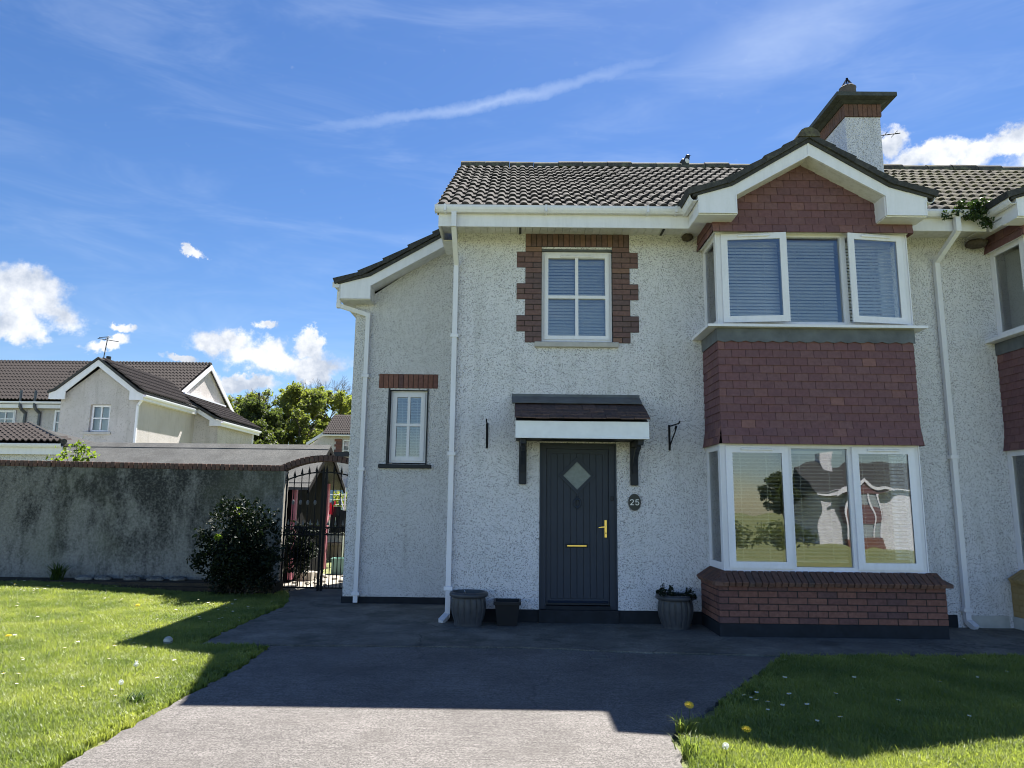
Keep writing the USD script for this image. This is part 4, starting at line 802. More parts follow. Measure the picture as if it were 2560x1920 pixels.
# pots
def ribbed_pot(x, y, label):
    t = thing('barrel_planter', label, 'planter', None, (x, y, 0))
    prof = [(0, .012), (.15, .012), (.158, .0), (.168, .0), (.172, .02), (.168, .04), (.20, .13), (.215, .22), (.205, .30), (.192, .335)]
    m = lathe(prof, 128); v = m.vertices; a = np.arctan2(v[:, 1], v[:, 0]); rr = np.hypot(v[:, 0], v[:, 1]); k = np.clip((v[:, 2] - .04) / .06, 0, 1) * np.clip((.335 - v[:, 2]) / .05, 0, 1)
    f = 1 - .10 * k * np.clip((.45 - np.abs(np.cos(a * 8))) / .2, 0, 1); m.vertices = np.c_[v[:, 0] * f, v[:, 1] * f, v[:, 2]]
    part(t, 'body', m, 'pot_grey', smooth=40)
    part(t, 'rim', lathe([(.185, .33), (.222, .335), (.236, .352), (.236, .372), (.222, .392), (.198, .395), (.192, .38), (.185, .33)], 48), 'pot_grey', smooth=50)
    part(t, 'compost', moved(trimesh.creation.cylinder(radius=.19, height=.02, sections=32), frame_m((0, 0, .335), [1, 0, 0], [0, 1, 0], [0, 0, 1])), 'soil')
    return t
ribbed_pot(-.545, 8.96, 'empty dark grey ribbed barrel planter beside the corner downpipe')
ribbed_pot(1.955, 8.93, 'dark grey ribbed barrel planter with a small plant growing beside the bay')
part('/World/barrel_planter', 'plant_stake', bar((-.03, .02, .34), (-.05, -.06, .405), .012), 'alloy')
r = np.random.default_rng(5); cs = np.c_[r.uniform(-.19, .2, 16), r.uniform(-.17, .17, 16), r.uniform(.37, .43, 16)]; cs[0] = (-.15, 0, .47); cs[1] = (-.05, 0, .46)
pp_ = clump_points(r, cs, np.full(16, .05), 9000, 1.0, .1); pt = thing('potted_plant', 'low green leafy plant spilling over the right-hand ribbed planter', 'plant', None, (1.955, 8.93, 0))
part(pt, 'foliage', leaves(pp_, .026, r), 'bush_leaf'); part(pt, 'stem', cat([tube([(c[0] * .5, c[1] * .5, .34), tuple(c)], .003, 4) for c in cs[:8]]), 'twig')
bp_ = thing('square_pot', 'small black square plastic pot beside the doorstep', 'pot', None, (-.075, 9.0, 0))
def taper(b, t_, h, th=.008):
    o = hull([(sx * b, sy * b, 0) for sx in (-1, 1) for sy in (-1, 1)] + [(sx * t_, sy * t_, h) for sx in (-1, 1) for sy in (-1, 1)])
    i = hull([(sx * (b - th), sy * (b - th), .02) for sx in (-1, 1) for sy in (-1, 1)] + [(sx * (t_ - th), sy * (t_ - th), h + .01) for sx in (-1, 1) for sy in (-1, 1)])
    return trimesh.boolean.difference([o, i], engine='manifold')
part(bp_, 'body', taper(.115, .152, .285), 'pot_black'); part(bp_, 'rim', ext_xy(sbox(-.165, -.165, .165, .165).difference(sbox(-.15, -.15, .15, .15)), .255, .29), 'pot_black')
part(bp_, 'compost', bx(-.14, .14, -.14, .14, .22, .235), 'soil')
# drain cover, ball, stones on the paving
dc = thing('drain_cover', 'small square metal drain cover set in the shaded driveway', 'drain cover', None, (.84, 7.25, 0)); part(dc, 'frame', ext_xy(sbox(-.085, -.085, .085, .085).difference(sbox(-.07, -.07, .07, .07)), -.02, .006), 'iron_cast')
for i in range(7): part(dc, 'grate_bar', bx(-.07, .07, -.066 + i * .02, -.066 + i * .02 + .011, -.015, .003), 'iron_cast')
bl = thing('ball', 'small dirty white ball lying in the shaded grass by the path', 'ball', None, (-3.525, 7.59, .035)); m = trimesh.creation.icosphere(3, .045); part(bl, 'shell', m, 'ball_white', smooth=True); part(bl, 'seam', moved(trimesh.creation.torus(.0445, .002, major_sections=32, minor_sections=6), rot([1, 0, 0], 10)), 'sleeper')

# ------------------------------------------------------------------ house next door
N = thing('neighbouring_house', 'adjoining white pebble-dashed house at the right edge with mossy roof and ochre-painted bay brickwork', 'house')
nwp = sbox(5.552, 0, 12.2, 5.09)
for o in ((6.36, 8.5, .66, 2.2), (6.36, 8.5, 3.62, 4.84)): nwp = nwp.difference(sbox(o[0], o[2], o[1], o[3]))
part(N, 'wall', ext_xz(nwp, FY + .001, FY + .28), 'pebbledash'); part(N, 'rear_wall', bx(5.56, 12.2, 14.75, 15.0, 0, 5.15), 'pebbledash'); part(N, 'gable_wall', ext_yz(gab, 11.95, 12.2), 'pebbledash')
part(N, 'ceiling', bx(5.56, 11.9, FY + .28, 14.75, 5.0, 5.08), 'room'); part(N, 'upper_floor', bx(5.56, 11.9, FY + .28, 14.75, 2.42, 2.66), 'room'); part(N, 'ground_floor', bx(5.56, 11.9, FY + .28, 14.75, -.1, .14), 'room')
part(N, 'plinth', bx(5.66, 6.14, FY - .012, FY + .1, -.02, .15), 'plinth_pale'); part(N, 'plinth', bx(8.75, 12.2, FY - .012, FY + .1, -.02, .15), 'plinth_pale')
lay_roof(N, 5.56, 12.2, 7.39, 'roof_tile_mossy')
part(N, 'fascia', bx(5.549, 6.0, 8.70, 8.722, 4.962, 5.20), 'upvc'); part(N, 'fascia', bx(8.80, 12.2, 8.70, 8.722, 4.962, 5.20), 'upvc')
for i in range(6): part(N, 'soffit_board', bx(5.552 + i * .1, 5.648 + i * .1, 8.722, 9.2, 5.06 + rng.normal(0, .0012), 5.072), 'upvc_aged')
part(N, 'gutter', gutter_run(5.55, 5.99, 8.70, 5.128), 'upvc')
bay(N, 7.50, mine=False)
part(N, 'curtain', bx(6.52, 6.53, 8.75, 9.15, 3.7, 4.8), 'white_board')
iv = thing('creeper', 'green creeper growing out of the mossy gutter between the two bay gables', 'plant'); r = np.random.default_rng(31)
cs = np.c_[r.uniform(5.5, 6.0, 40), r.uniform(8.52, 8.75, 40), r.uniform(5.14, 5.30, 40)]; cs = cs[(cs[:, 0] > 5.62) | (cs[:, 2] < 5.22)]
drop = np.array([(5.88, 8.54, 5.08), (5.93, 8.53, 5.03), (5.86, 8.54, 4.99), (5.78, 8.54, 5.09), (5.95, 8.56, 5.0), (5.7, 8.55, 5.11), (5.42, 8.57, 5.12), (5.9, 8.56, 5.32)])
part(iv, 'foliage', leaves(clump_points(r, np.vstack([cs, drop]), np.full(len(cs) + 8, .065), 9500, 1.0, .1), .028, r), 'ivy_leaf'); part(iv, 'stem', cat([tube([(5.8, 8.66, 5.18), tuple(d)], .004, 4) for d in drop]), 'twig')
ae = thing('tv_aerial', 'thin television aerial sticking out to the right of the big chimney', 'aerial')
part(ae, 'mast', tube([(6.17, 12.2, 7.2), (6.17, 12.2, 8.2)], .016, 8), 'alloy'); part(ae, 'boom', tube([(6.12, 12.2, 8.12), (6.90, 12.0, 8.13)], .012, 6), 'iron_cast')
for k in range(4): part(ae, 'element', tube([(6.30 + k * .16, 12.15 - .04 * k - .16, 8.10), (6.36 + k * .16, 12.15 - .04 * k + .16, 8.15)], .006, 5), 'iron_cast')

# bird on the ridge: one continuous body
def bird():
    import manifold3d as m3
    sph = lambda c, r_: m3.Manifold.sphere(r_, 14).translate(c)
    def bone(a, ra, b, rb): return m3.Manifold.batch_hull([sph(a, ra), sph(b, rb)])
    body = bone((0, 0, .085), .052, (.012, -.03, .135), .044) + bone((.012, -.03, .135), .040, (.018, -.045, .185), .034) + bone((0, .02, .075), .035, (-.03, .13, .03), .014) + bone((.016, -.04, .04), .01, (.008, -.02, .075), .016) + bone((-.022, -.04, .04), .01, (-.012, -.02, .075), .016) + bone((.03, .01, .12), .028, (.02, .09, .06), .016) + bone((-.03, .01, .12), .028, (-.04, .09, .06), .016)
    body = body.refine_to_length(.012); me = body.to_mesh(); m = trimesh.Trimesh(me.vert_properties[:, :3], me.tri_verts); trimesh.smoothing.filter_taubin(m, iterations=8)
    b = thing('bird', 'black and white bird perched on the roof ridge', 'bird', None, (3.015, 12.1, ridge_z + .03), 40); s = UsdGeom.Xformable(stage.GetPrimAtPath(b)); 
    m.vertices[:, 2] -= .04; m.vertices *= 1.2
    part(b, 'body', m, 'plume_black', smooth=True)
    br = moved(trimesh.creation.icosphere(2, 1.0), frame_m((.006, -.048, .080), [.052, 0, 0], [0, .040, 0], [0, 0, .056])); part(b, 'breast', br, 'plume_white', smooth=True)
    part(b, 'beak', hull([(.022 + .01 * math.cos(t), -.088, .176 + .008 * math.sin(t)) for t in np.linspace(0, 6.28, 6)] + [(.024, -.138, .170)]), 'plume_black')
bird()

# ------------------------------------------------------------------ garden wall, arch, gates
P0, WD = np.array([-3.85, 11.95]), np.array([-.99995, .01]); WN = np.array([-WD[1], WD[0]])  # WN points away from the house side
WN = np.array([.01, .99995])
def wall_frame(s, n, z): return np.array([*(P0 + WD * s + WN * n), z])
G = thing('garden_wall', 'old stained rendered garden wall with red brick-on-edge coping beside the gate', 'wall')
LW = 9.0
def wbox(s0, s1, n0, n1, z0, z1): 
    m = trimesh.creation.box([s1 - s0, n1 - n0, z1 - z0]); return moved(m, frame_m(wall_frame((s0 + s1) / 2, (n0 + n1) / 2, (z0 + z1) / 2), [-WD[0], -WD[1], 0], [WN[0], WN[1], 0], [0, 0, 1]))
part(G, 'wall_body', hull([wall_frame(s_, n_, z_) for s_ in (0, LW) for n_ in (0, .22) for z_ in (-.1, 1.933 + .0079 * s_)]), 'old_render')
part(G, 'wall_end', bx(-3.849, -3.835, 11.955, 12.165, -.1, 1.93), 'pale_stone')
nb = 116
for i in range(nb):
    m = chamfer([.0685, .245, .098], .006); m.apply_transform(rot([0, 1, 0], rng.normal(0, .8))); m.apply_transform(rot([0, 0, 1], rng.normal(0, .8)))
    part(G, 'coping_brick', moved(m, frame_m(wall_frame(.035 + i * .0772, .11 + rng.normal(0, .003), 1.98 + i * .0006 + rng.normal(0, .002)), [-WD[0], -WD[1], 0], [WN[0], WN[1], 0], [0, 0, 1])), 'coping_brick')
A = part(G, 'arch', cat([bar((-3.88 + 0, 12.07, 1.955), (-3.80, 12.07, 2.0), .05)]), 'mortar')
Rr = 1.62; ac = (-3.165, 2.10 - Rr)
for i in range(19):
    th = math.radians(118 - i * 2.78 + 0.0); p = np.array([ac[0] + Rr * math.cos(th), 12.07, ac[1] + .055 + Rr * math.sin(th)])
    m = chamfer([.0715, .23, .105], .006); t_ = np.array([math.sin(th), 0, -math.cos(th)]); n_ = np.array([math.cos(th), 0, math.sin(th)]); part(A, 'coping_brick', moved(m, frame_m(p, t_, [0, 1, 0], n_)), 'coping_brick')
def gate(x0, x1, label, hinge_left):
    t = thing('iron_gate', label, 'gate'); y = 11.98; s = 1 if hinge_left else -1; xc = -3.17
    top = lambda x: 1.775 + .15 * (1 - ((x - xc) / .66) ** 2)
    part(t, 'hinge_stile' if hinge_left else 'hinge_stile', bar((x0 if hinge_left else x1, y, .02), (x0 if hinge_left else x1, y, 1.775), .025), 'iron'); part(t, 'meeting_stile', bar((x1 if hinge_left else x0, y, -.01), (x1 if hinge_left else x0, y, 1.93), .036), 'iron')
    for z in (.05, .90, 1.02): part(t, 'rail', bar((x0, y, z), (x1, y, z), .022), 'iron')
    xs = np.linspace(x0, x1, 7); part(t, 'top_rail', cat([bar((a, y, top(a)), (b, y, top(b)), .022) for a, b in zip(xs[:-1], xs[1:])]), 'iron')
    nb = int(round((x1 - x0) / .125)); xs = np.linspace(x0, x1, nb + 1)
    for i, x in enumerate(xs):
        b = part(t, 'bar', trimesh.creation.cylinder(radius=.008, segment=[(x, y + .002, .05), (x, y + .002, top(x) + .02)], sections=8), 'iron')
        ft = top(x) - .045; part(b, 'finial', cat(hull([(x, y, ft + .17), (x - .022, y, ft + .07), (x + .022, y, ft + .07), (x, y - .008, ft + .08), (x, y + .008, ft + .08), (x, y, ft + .03)]), bx(x - .024, x + .024, y - .008, y + .008, ft + .03, ft + .045), hull([(x - .034, y, ft + .085), (x - .012, y, ft + .05), (x - .004, y - .006, ft + .04), (x - .004, y + .006, ft + .04)]), hull([(x + .034, y, ft + .085), (x + .012, y, ft + .05), (x + .004, y - .006, ft + .04), (x + .004, y + .006, ft + .04)])), 'iron')
        if 0 < i < nb: part(b, 'collar', moved(trimesh.creation.icosphere(1, 1.0), frame_m((x, y, 1.42), [.024, 0, 0], [0, .024, 0], [0, 0, .045])), 'iron_cast')
    for x in (xs[:-1] + xs[1:]) / 2:
        b = part(t, 'bar', trimesh.creation.cylinder(radius=.007, segment=[(x, y + .002, .05), (x, y + .002, 1.02)], sections=8), 'iron')
        part(b, 'finial', hull([(x, y, 1.15), (x - .02, y, 1.06), (x + .02, y, 1.06), (x, y - .006, 1.05), (x, y + .006, 1.05)]), 'iron_cast')
    for x in (xs[:-1] + xs[1:]) / 2:
        part(t, 'ring', moved(trimesh.creation.torus(.042, .007, major_sections=18, minor_sections=6), frame_m((x, y - .004, .96), [1, 0, 0], [0, 0, 1], [0, -1, 0])), 'iron')
gate(-3.80, -3.195, 'black wrought-iron gate leaf with spear tops next to the old garden wall', True); gate(-3.145, -2.53, 'black wrought-iron gate leaf with spear tops next to the house extension', False)

# planting bed, bush, tuft
bedm = ext_xy(BED, -.05, .16); solo('soil_bed', bedm, 'soil', kind='structure')
sl_ = thing('timber_edging', 'dark timber edging board along the bed below the garden wall', 'edging')
q0, q1 = np.array([-3.85, 11.44]), np.array([-13.0, 11.53])
for k in range(4):
    a = q0 + (q1 - q0) * k / 4; b = q0 + (q1 - q0) * (k + .992) / 4; part(sl_, 'board', bar((*a, .08), (*b, .08), .24, .06), 'sleeper')
st = [(-6.6, 11.78), (-6.15, 11.8), (-5.75, 11.76), (-5.4, 11.8), (-6.9, 11.76)]
for i, (x, y) in enumerate(st):
    m = trimesh.creation.icosphere(2, 1.0); m.vertices = m.vertices * (1 + .4 * (meshkit.fbm(m.vertices * 1.6 + i * 7, 3, i) - .5)[:, None]) * np.array([.14, .09, .05]) + np.array([x, y, .18])
    solo('stone', m, 'old_render', ['flat pale stone left of the others in the bed', 'pale stone second from the left in the bed', 'pale stone in the middle of the bed row', 'pale stone nearest the dark bush in the bed', 'pale stone farthest left, by the grassy tuft'][i] , 'stone', smooth=True)
def bush():
    r = np.random.default_rng(77); t = thing('bush', 'large dark evergreen bush in front of the garden wall by the gate', 'bush')
    C_ = np.array([-4.20, 11.2, .58]); cs, rad = [], []
    for k in range(95):
        d = r.normal(size=3); d /= np.linalg.norm(d); q = C_ + d * np.array([.62, .36, .58]) * r.uniform(.45, 1.0)
        if q[2] < .08: q[2] = r.uniform(.08, .4)
        cs.append(q); rad.append(r.uniform(.10, .2))
    for q in ((-4.25, 11.15, 1.24), (-4.4, 11.2, 1.22), (-4.1, 11.2, 1.22), (-4.78, 11.1, .9), (-3.95, 11.3, 1.05), (-4.85, 11.1, .55), (-3.80, 11.25, .6), (-3.85, 11.2, .35)): cs.append(np.array(q)); rad.append(.15)
    p = clump_points(r, cs, rad, 3600, 1.0, .15); p = p[p[:, 2] > .02]
    sp = [C_ + np.array([math.cos(a) * .62, -.1 + .2 * math.sin(a * 3), .15 + .75 * math.sin(a)]) * u for a in np.linspace(-.3, 3.4, 26) for u in np.linspace(.8, r.uniform(.95, 1.10), 7)]
    sp = np.vstack([np.array(q) + r.normal(0, .022, (5, 3)) for q in sp if q[2] > .05]); p = np.vstack([p, sp])
    part(t, 'foliage', leaves(p, .034, r, aspect=2.2), 'bush_leaf')
    part(t, 'stem', cat([tube([(-4.48 + .05 * k, 11.3, 0), (-4.48 + .05 * k + .5 * (q[0] + 4.48), 11.28, q[2] * .5), tuple(q)], .010, 5) for k, q in enumerate(cs[:9])]), 'bark')
    q = clump_points(r, [(-4.24, 11.1, 1.3), (-4.42, 10.85, .90)], [.06, .06], 8000, 1.0, .2); part(t, 'foliage', leaves(q, .035, r, aspect=2.0), 'vine_leaf')
bush()
def strap_tuft(name, c, n, h, label, catg, matn, spread=.5, wd=.012, seed=1):
    r = np.random.default_rng(seed); t = thing(name, label, catg, None, c); v, f = [], []
    for k in range(n):
        a = r.uniform(0, 2 * np.pi); d = np.array([math.cos(a), math.sin(a)]); sd = np.array([-d[1], d[0]]) * wd; L = h * r.uniform(.6, 1.1); sp = spread * L * r.uniform(.3, 1.2); b0 = r.normal(0, .03, 2); j = len(v)
        for u in (0, .4, .75, 1.0):
            p = b0 + d * sp * u ** 1.6; z = L * (u - .35 * u ** 3); wv = sd * (1 - u * .95); v += [[*(p - wv), z], [*(p + wv), z]]
        for i in range(3): f += [[j + 2 * i, j + 2 * i + 1, j + 2 * i + 3], [j + 2 * i, j + 2 * i + 3, j + 2 * i + 2]]
    part(t, 'leaf_blades', trimesh.Trimesh(v, f, process=False), matn); return t
strap_tuft('strappy_plant', (-7.3, 11.7, .14), 130, .42, 'tuft of long strappy green leaves in the bed at left', 'plant', 'weed_leaf', .7, .010, 4)
vn = thing('climbing_plant', 'bright yellow-green young leaves sprouting above the garden wall coping', 'plant'); r = np.random.default_rng(12)
stems = [(-7.6, 12.32, 2.36), (-7.45, 12.32, 2.27), (-7.78, 12.32, 2.2), (-7.35, 12.32, 2.15), (-7.9, 12.32, 2.1), (-7.58, 12.32, 2.14)]
part(vn, 'foliage', leaves(np.vstack([np.array(s) + r.normal(0, .055, (26, 3)) for s in stems] + [np.array([-7.6 + .01 * k, 12.32, 2.0 + .03 * k]) + r.normal(0, .04, (4, 3)) for k in range(12)]), .06, r, aspect=1.2), 'vine_leaf'); part(vn, 'stem', cat([tube([(-7.6, 12.34, 1.7), ((-7.6 + s[0]) / 2, 12.33, 2.0), s], .005, 5) for s in stems]), 'twig')

# ------------------------------------------------------------------ back garden seen over the wall and through the gate
S = thing('garden_shed', 'long garden shed with grey felt roof and pink corner boards behind the wall', 'shed')
sx0, sx1 = -8.9, -3.70; ye, yr, yb, ze, zr = 13.0, 14.3, 15.65, 1.745, 2.54
part(S, 'roof', cat(ext_yz(Polygon([(ye - .1, ze - .06), (yr, zr), (yr, zr - .05), (ye - .1, ze - .11)]), sx0, sx1), ext_yz(Polygon([(yr, zr), (yb + .05, ze - .02), (yb + .05, ze - .07), (yr, zr - .05)]), sx0, sx1)), 'felt')
q = (yr - ye); part(S, 'felt_strip', ext_yz(Polygon([(yr - q * .98, zr - (zr - ze) * .98 + .001), (yr - q * .55, zr - (zr - ze) * .55 + .001), (yr - q * .55, zr - (zr - ze) * .55 + .012), (yr - q * .98, zr - (zr - ze) * .98 + .012)]), sx0 + .0, sx1 - .0), 'felt')
part(S, 'ridge_strip', cat(ext_yz(Polygon([(yr - .16, zr - .085), (yr, zr + .012), (yr + .16, zr - .085), (yr + .16, zr - .098), (yr, zr - .002), (yr - .16, zr - .098)]), sx0 + .002, sx1 - .002)), 'felt')
part(S, 'verge_board', cat(ext_yz(Polygon([(ye - .08, ze - .16), (ye - .08, ze - .07), (yr, zr - .02), (yr, zr - .13)]), sx1 - .03, sx1 + .004), ext_yz(Polygon([(yr, zr - .02), (yb + .04, ze - .04), (yb + .04, ze - .14), (yr, zr - .13)]), sx1 - .03, sx1 + .004)), 'shed_board')
part(S, 'wall', cat(bx(sx0 + .25, -4.02, 13.12, 13.16, 0, 1.82), bx(sx0 + .25, -4.02, 15.44, 15.48, 0, 1.82)), 'shed_board')
yy = np.linspace(13.14, 15.46, 17)
for a, b in zip(yy[:-1], yy[1:]):
    h = lambda y: zr - .06 - abs(y - yr) * (zr - ze) / q - .05
    part(S, 'board', ext_yz(Polygon([(a, .02), (a, h(a)), *([(yr, h(yr))] if a < yr < b else []), (b - .005, h(b)), (b - .005, .02)]), -4.03, -4.005), 'shed_board')
part(S, 'corner_board', cat(bx(-4.05, -3.975, 13.10, 13.115, .05, 1.80), bx(-4.0, -3.975, 13.115, 13.20, .05, 1.80)), 'pink_paint'); part(S, 'corner_board', cat(bx(-4.0, -3.97, 15.34, 15.47, .03, 1.80)), 'pink_paint')
solo('gravel', ext_xy(Polygon([(-4.6, 12.35), (-2.5, 12.35), (-2.5, 14.0), (-3.2, 14.8), (-4.6, 14.5)]), -.1, .0), 'gravel', 'pale gravel strip behind the iron gate', 'gravel', kind='stuff')
r = np.random.default_rng(2)
solo('garden_path', ext_xy(Polygon([(-3.15, 12.36), (-2.5, 12.36), (-2.5, 16), (-2.6, 16), (-2.75, 13.4)]), -.05, .008), 'path_concrete', kind='structure')
cb = thing('concrete_block', 'pale concrete block lying by the shed behind the gate', 'block'); part(cb, 'body', cat(chamfer_at(-3.99, -3.70, 13.35, 13.6, 0, .16, .01)), 'pale_stone'); part(cb, 'top_slab', chamfer_at(-3.97, -3.66, 13.62, 13.85, .0, .13, .01), 'pale_stone')
for i in range(26):
    x, y = r.uniform(-3.9, -2.9), r.uniform(12.4, 14.2); m = trimesh.creation.icosphere(1, 1.0); m.vertices = m.vertices * (r.uniform(.8, 1.2, (len(m.vertices), 1))) * r.uniform(.02, .05) * np.array([1.2, 1, .7]) + np.array([x, y, .015])
    solo('pebble', m, 'pale_stone', 'rounded pale pebble lying on the gravel behind the iron gate', 'pebble', 'pebbles behind the gate', smooth=True)
cr = thing('plastic_crate', 'pale green plastic crate on the back lawn behind the gate', 'crate', None, (-3.46, 14.75, 0))
part(cr, 'body', trimesh.boolean.difference([bx(-.19, .19, -.14, .14, 0, .30), bx(-.175, .175, -.125, .125, .02, .32)], engine='manifold'), 'crate_green')
for k in range(5): part(cr, 'rib', bx(-.16 + k * .075, -.15 + k * .075, -.148, -.1405, .02, .28), 'crate_green')
part(cr, 'rim', ext_xy(sbox(-.205, -.155, .205, .155).difference(sbox(-.17, -.12, .17, .12)), .29, .31), 'crate_green')
ra = thing('rotary_clothes_line', 'rotary clothes airer with grey arms behind the gate', 'clothes line', None, (-4.05, 17.2, 0))
part(ra, 'pole', tube([(0, 0, -.03), (0, 0, 1.75)], .02, 8), 'alloy')
for k in range(4):
    a = math.radians(20 + 90 * k); part(ra, 'arm', tube([(0, 0, 1.15), (1.2 * math.cos(a), 1.2 * math.sin(a), 1.62)], .012, 6), 'alloy')
for rr_ in (.5, .8, 1.1):
    p = [(rr_ * math.cos(math.radians(20 + 90 * k)), rr_ * math.sin(math.radians(20 + 90 * k)), 1.15 + .47 * rr_ / 1.2) for k in range(5)]; part(ra, 'line', tube(p, .003, 4), 'white_cloth')
def garment(name, x0, x1, z0, z1, y, matn, label, shape='top', seed=0):
    r = np.random.default_rng(seed); nx, nz = 14, 16; u, w = np.meshgrid(np.linspace(0, 1, nx), np.linspace(0, 1, nz), indexing='ij')
    X = x0 + (x1 - x0) * u; Z = z1 - (z1 - z0) * w
    if shape == 'top': X = (x0 + x1) / 2 + (X - (x0 + x1) / 2) * np.where(w < .3, 1.25, .9); Z = Z - .05 * np.sin(np.pi * u) * (1 - w)
    if shape == 'legs': X = X + np.where(np.abs(u - .5) < .06, 0, 0) + .05 * (u - .5) * w
    Yy = y + .03 * np.sin(u * 14 + seed) * w + .02 * np.sin(w * 5 + u * 6)
    v = np.c_[X.ravel(), Yy.ravel(), Z.ravel()]; i = (np.arange(nx - 1)[:, None] * nz + np.arange(nz - 1)[None]).ravel()
    if shape == 'legs': keep = ~((np.abs((i // nz + .5) / (nx - 1) - .5) < .06) & ((i % nz) > 5)); i = i[keep]
    f = np.vstack([np.c_[i, i + nz, i + nz + 1], np.c_[i, i + nz + 1, i + 1]]); n = len(v); v2 = np.vstack([v, v + [0, .008, 0]]); f2 = np.vstack([f, f[:, ::-1] + n])
    solo(name, trimesh.Trimesh(v2, f2, process=False), matn, label, 'clothing', smooth=True)
garment('red_top', -4.50, -4.22, 1.12, 1.44, 16.85, 'red_cloth', 'bright red top hanging on the rotary clothes line', 'top', 1)
garment('white_vest', -4.44, -4.28, .98, 1.14, 17.0, 'white_cloth', 'small white cloth hanging below the red top', 'top', 2)
garment('dark_trousers', -4.30, -4.08, .70, 1.30, 16.95, 'dark_cloth', 'dark trousers hanging right of the red top', 'legs', 3)
garment('dark_jumper', -4.10, -3.80, .72, 1.27, 16.8, 'dark_cloth', 'black jumper hanging nearest the house wall on the clothes line', 'top', 4)
garment('patterned_towel', -4.55, -4.36, .66, 1.0, 17.1, 'white_cloth', 'pale towel hanging low at the left of the clothes line', 'flat', 5)
tp = thing('flower_pot', 'terracotta flower pot on the back lawn behind the clothes', 'pot', None, (-4.45, 18.0, 0)); part(tp, 'body', lathe([(0, 0), (.16, 0), (.20, .38), (.17, .38), (.15, .1), (0, .1)], 20), 'terracotta', smooth=40); part(tp, 'rim', lathe([(.2, .34), (.225, .35), (.225, .42), (.19, .42), (.2, .34)], 20), 'terracotta', smooth=40)
tk = thing('oil_tank', 'pale green oil tank at the end of the back garden', 'tank', None, (-4.5, 20.5, 0))
part(tk, 'body', moved(trimesh.creation.capsule(height=.9, radius=.55, count=[16, 16]), frame_m((-.45, 0, 1.25), [0, 1, 0], [0, 0, 1], [1, 0, 0])), 'tank_green', smooth=True); part(tk, 'leg', bx(-.35, -.2, -.4, .4, 0, .75), 'pale_stone'); part(tk, 'leg', bx(.25, .4, -.4, .4, 0, .75), 'pale_stone'); part(tk, 'filler_cap', moved(trimesh.creation.cylinder(radius=.08, height=.1, sections=16), frame_m((0, 0, 1.82), [1, 0, 0], [0, 1, 0], [0, 0, 1])), 'iron')
sh = thing('shrub', 'light green shrub behind the clothes line', 'shrub', None, (-4.15, 18.8, 0)); r = np.random.default_rng(6); part(sh, 'foliage', leaves(clump_points(r, r.normal(0, .22, (22, 3)) + [0, 0, 1.45], np.full(22, .17), 2600, 1.0, .2), .055, r), 'tree_light'); part(sh, 'stem', tube([(0, 0, 0), (.02, 0, 1.4)], .02, 6), 'bark')
dk = thing('shrub', 'dark leafy shrub against the shed just behind the left gate leaf', 'shrub', None, (-3.72, 12.62, 0)); r = np.random.default_rng(46)
part(dk, 'foliage', leaves(clump_points(r, np.c_[r.normal(0, .14, 30), r.normal(0, .12, 30), r.uniform(.25, 1.0, 30)], np.full(30, .15), 3000, 1.0, .1), .04, r), 'bush_leaf'); part(dk, 'stem', tube([(0, 0, 0), (.02, 0, .9)], .015, 6), 'bark')
fb = thing('flat_roofed_outbuilding', 'low outbuilding with a dark flat roof edge seen above the gate arch', 'outbuilding'); part(fb, 'wall', bx(-5.6, -3.2, 20.9, 23.0, 0, 2.70), 'pebbledash_far'); part(fb, 'roof', bx(-5.75, -3.1, 20.75, 23.1, 2.70, 2.83), 'dark_trim'); part(fb, 'window', bx(-4.9, -4.4, 20.88, 20.899, 1.3, 2.1), 'skylight')

# ------------------------------------------------------------------ houses beyond
def tiled(owner, name, o, u, v, nu, nv, w=.30, gauge=.33, clip=None, matn='far_tile'):
    """a far roof slope: every tile is modelled, joined into one part"""
    u, v = np.array(u, float), np.array(v, float); u /= np.linalg.norm(u); v /= np.linalg.norm(v); n = np.cross(u, v); vs, fs, k = [], [], 0
    TV, TF = np.array(TILE_FAR.vertices), np.array(TILE_FAR.faces)
    for r_ in range(nv):
        for c_ in range(nu):
            a, b = c_ * w, r_ * gauge
            if clip and not clip(a + w / 2, b + gauge / 2): continue
            q = TV.copy(); q[:, 2] -= q[:, 1] * .04; P_ = np.array(o) + u * a + v * b; vs.append(P_ + q[:, :1] * u + q[:, 1:2] * v + (q[:, 2:] + .03) * n); fs.append(TF + k); k += len(TV)
    return part(owner, name, trimesh.Trimesh(np.vstack(vs), np.vstack(fs), process=False), matn, kind='stuff')
F = thing('far_house', 'pale rendered house with brown tiled roof and rear gable wing beyond the garden wall', 'house')
fe, fr_, fb_ = 28.0, 31.5, 35.0; ez, rz = 5.2, 7.36; gx = -13.85
part(F, 'wall', cat(bx(-40, gx, fe + .25, fe + .5, 0, 5.1)), 'pebbledash_far')
part(F, 'gable_wall', ext_yz(Polygon([(fe + .25, 0), (fe + .25, 5.05), (fr_, rz - .12), (fb_ - .2, 5.05), (fb_ - .2, 0)]), gx - .25, gx), 'pebbledash_far')
sl2 = (rz - ez) / (fr_ - fe); th2 = math.atan(sl2)
part(F, 'roof', ext_yz(Polygon([(fe, ez - .05), (fr_, rz - .05), (fb_, ez - .05), (fb_, ez - .15), (fr_, rz - .15), (fe, ez - .15)]), -40, gx + .1), 'verge_tile')
tiled(F, 'tile_courses', (-30, fe - .05, ez), (1, 0, 0), (0, math.cos(th2), math.sin(th2)), 54, 13)
part(F, 'ridge_capping', tube([(-40, fr_, rz + .0), (gx + .1, fr_, rz + .0)], .12, 10), 'verge_tile')
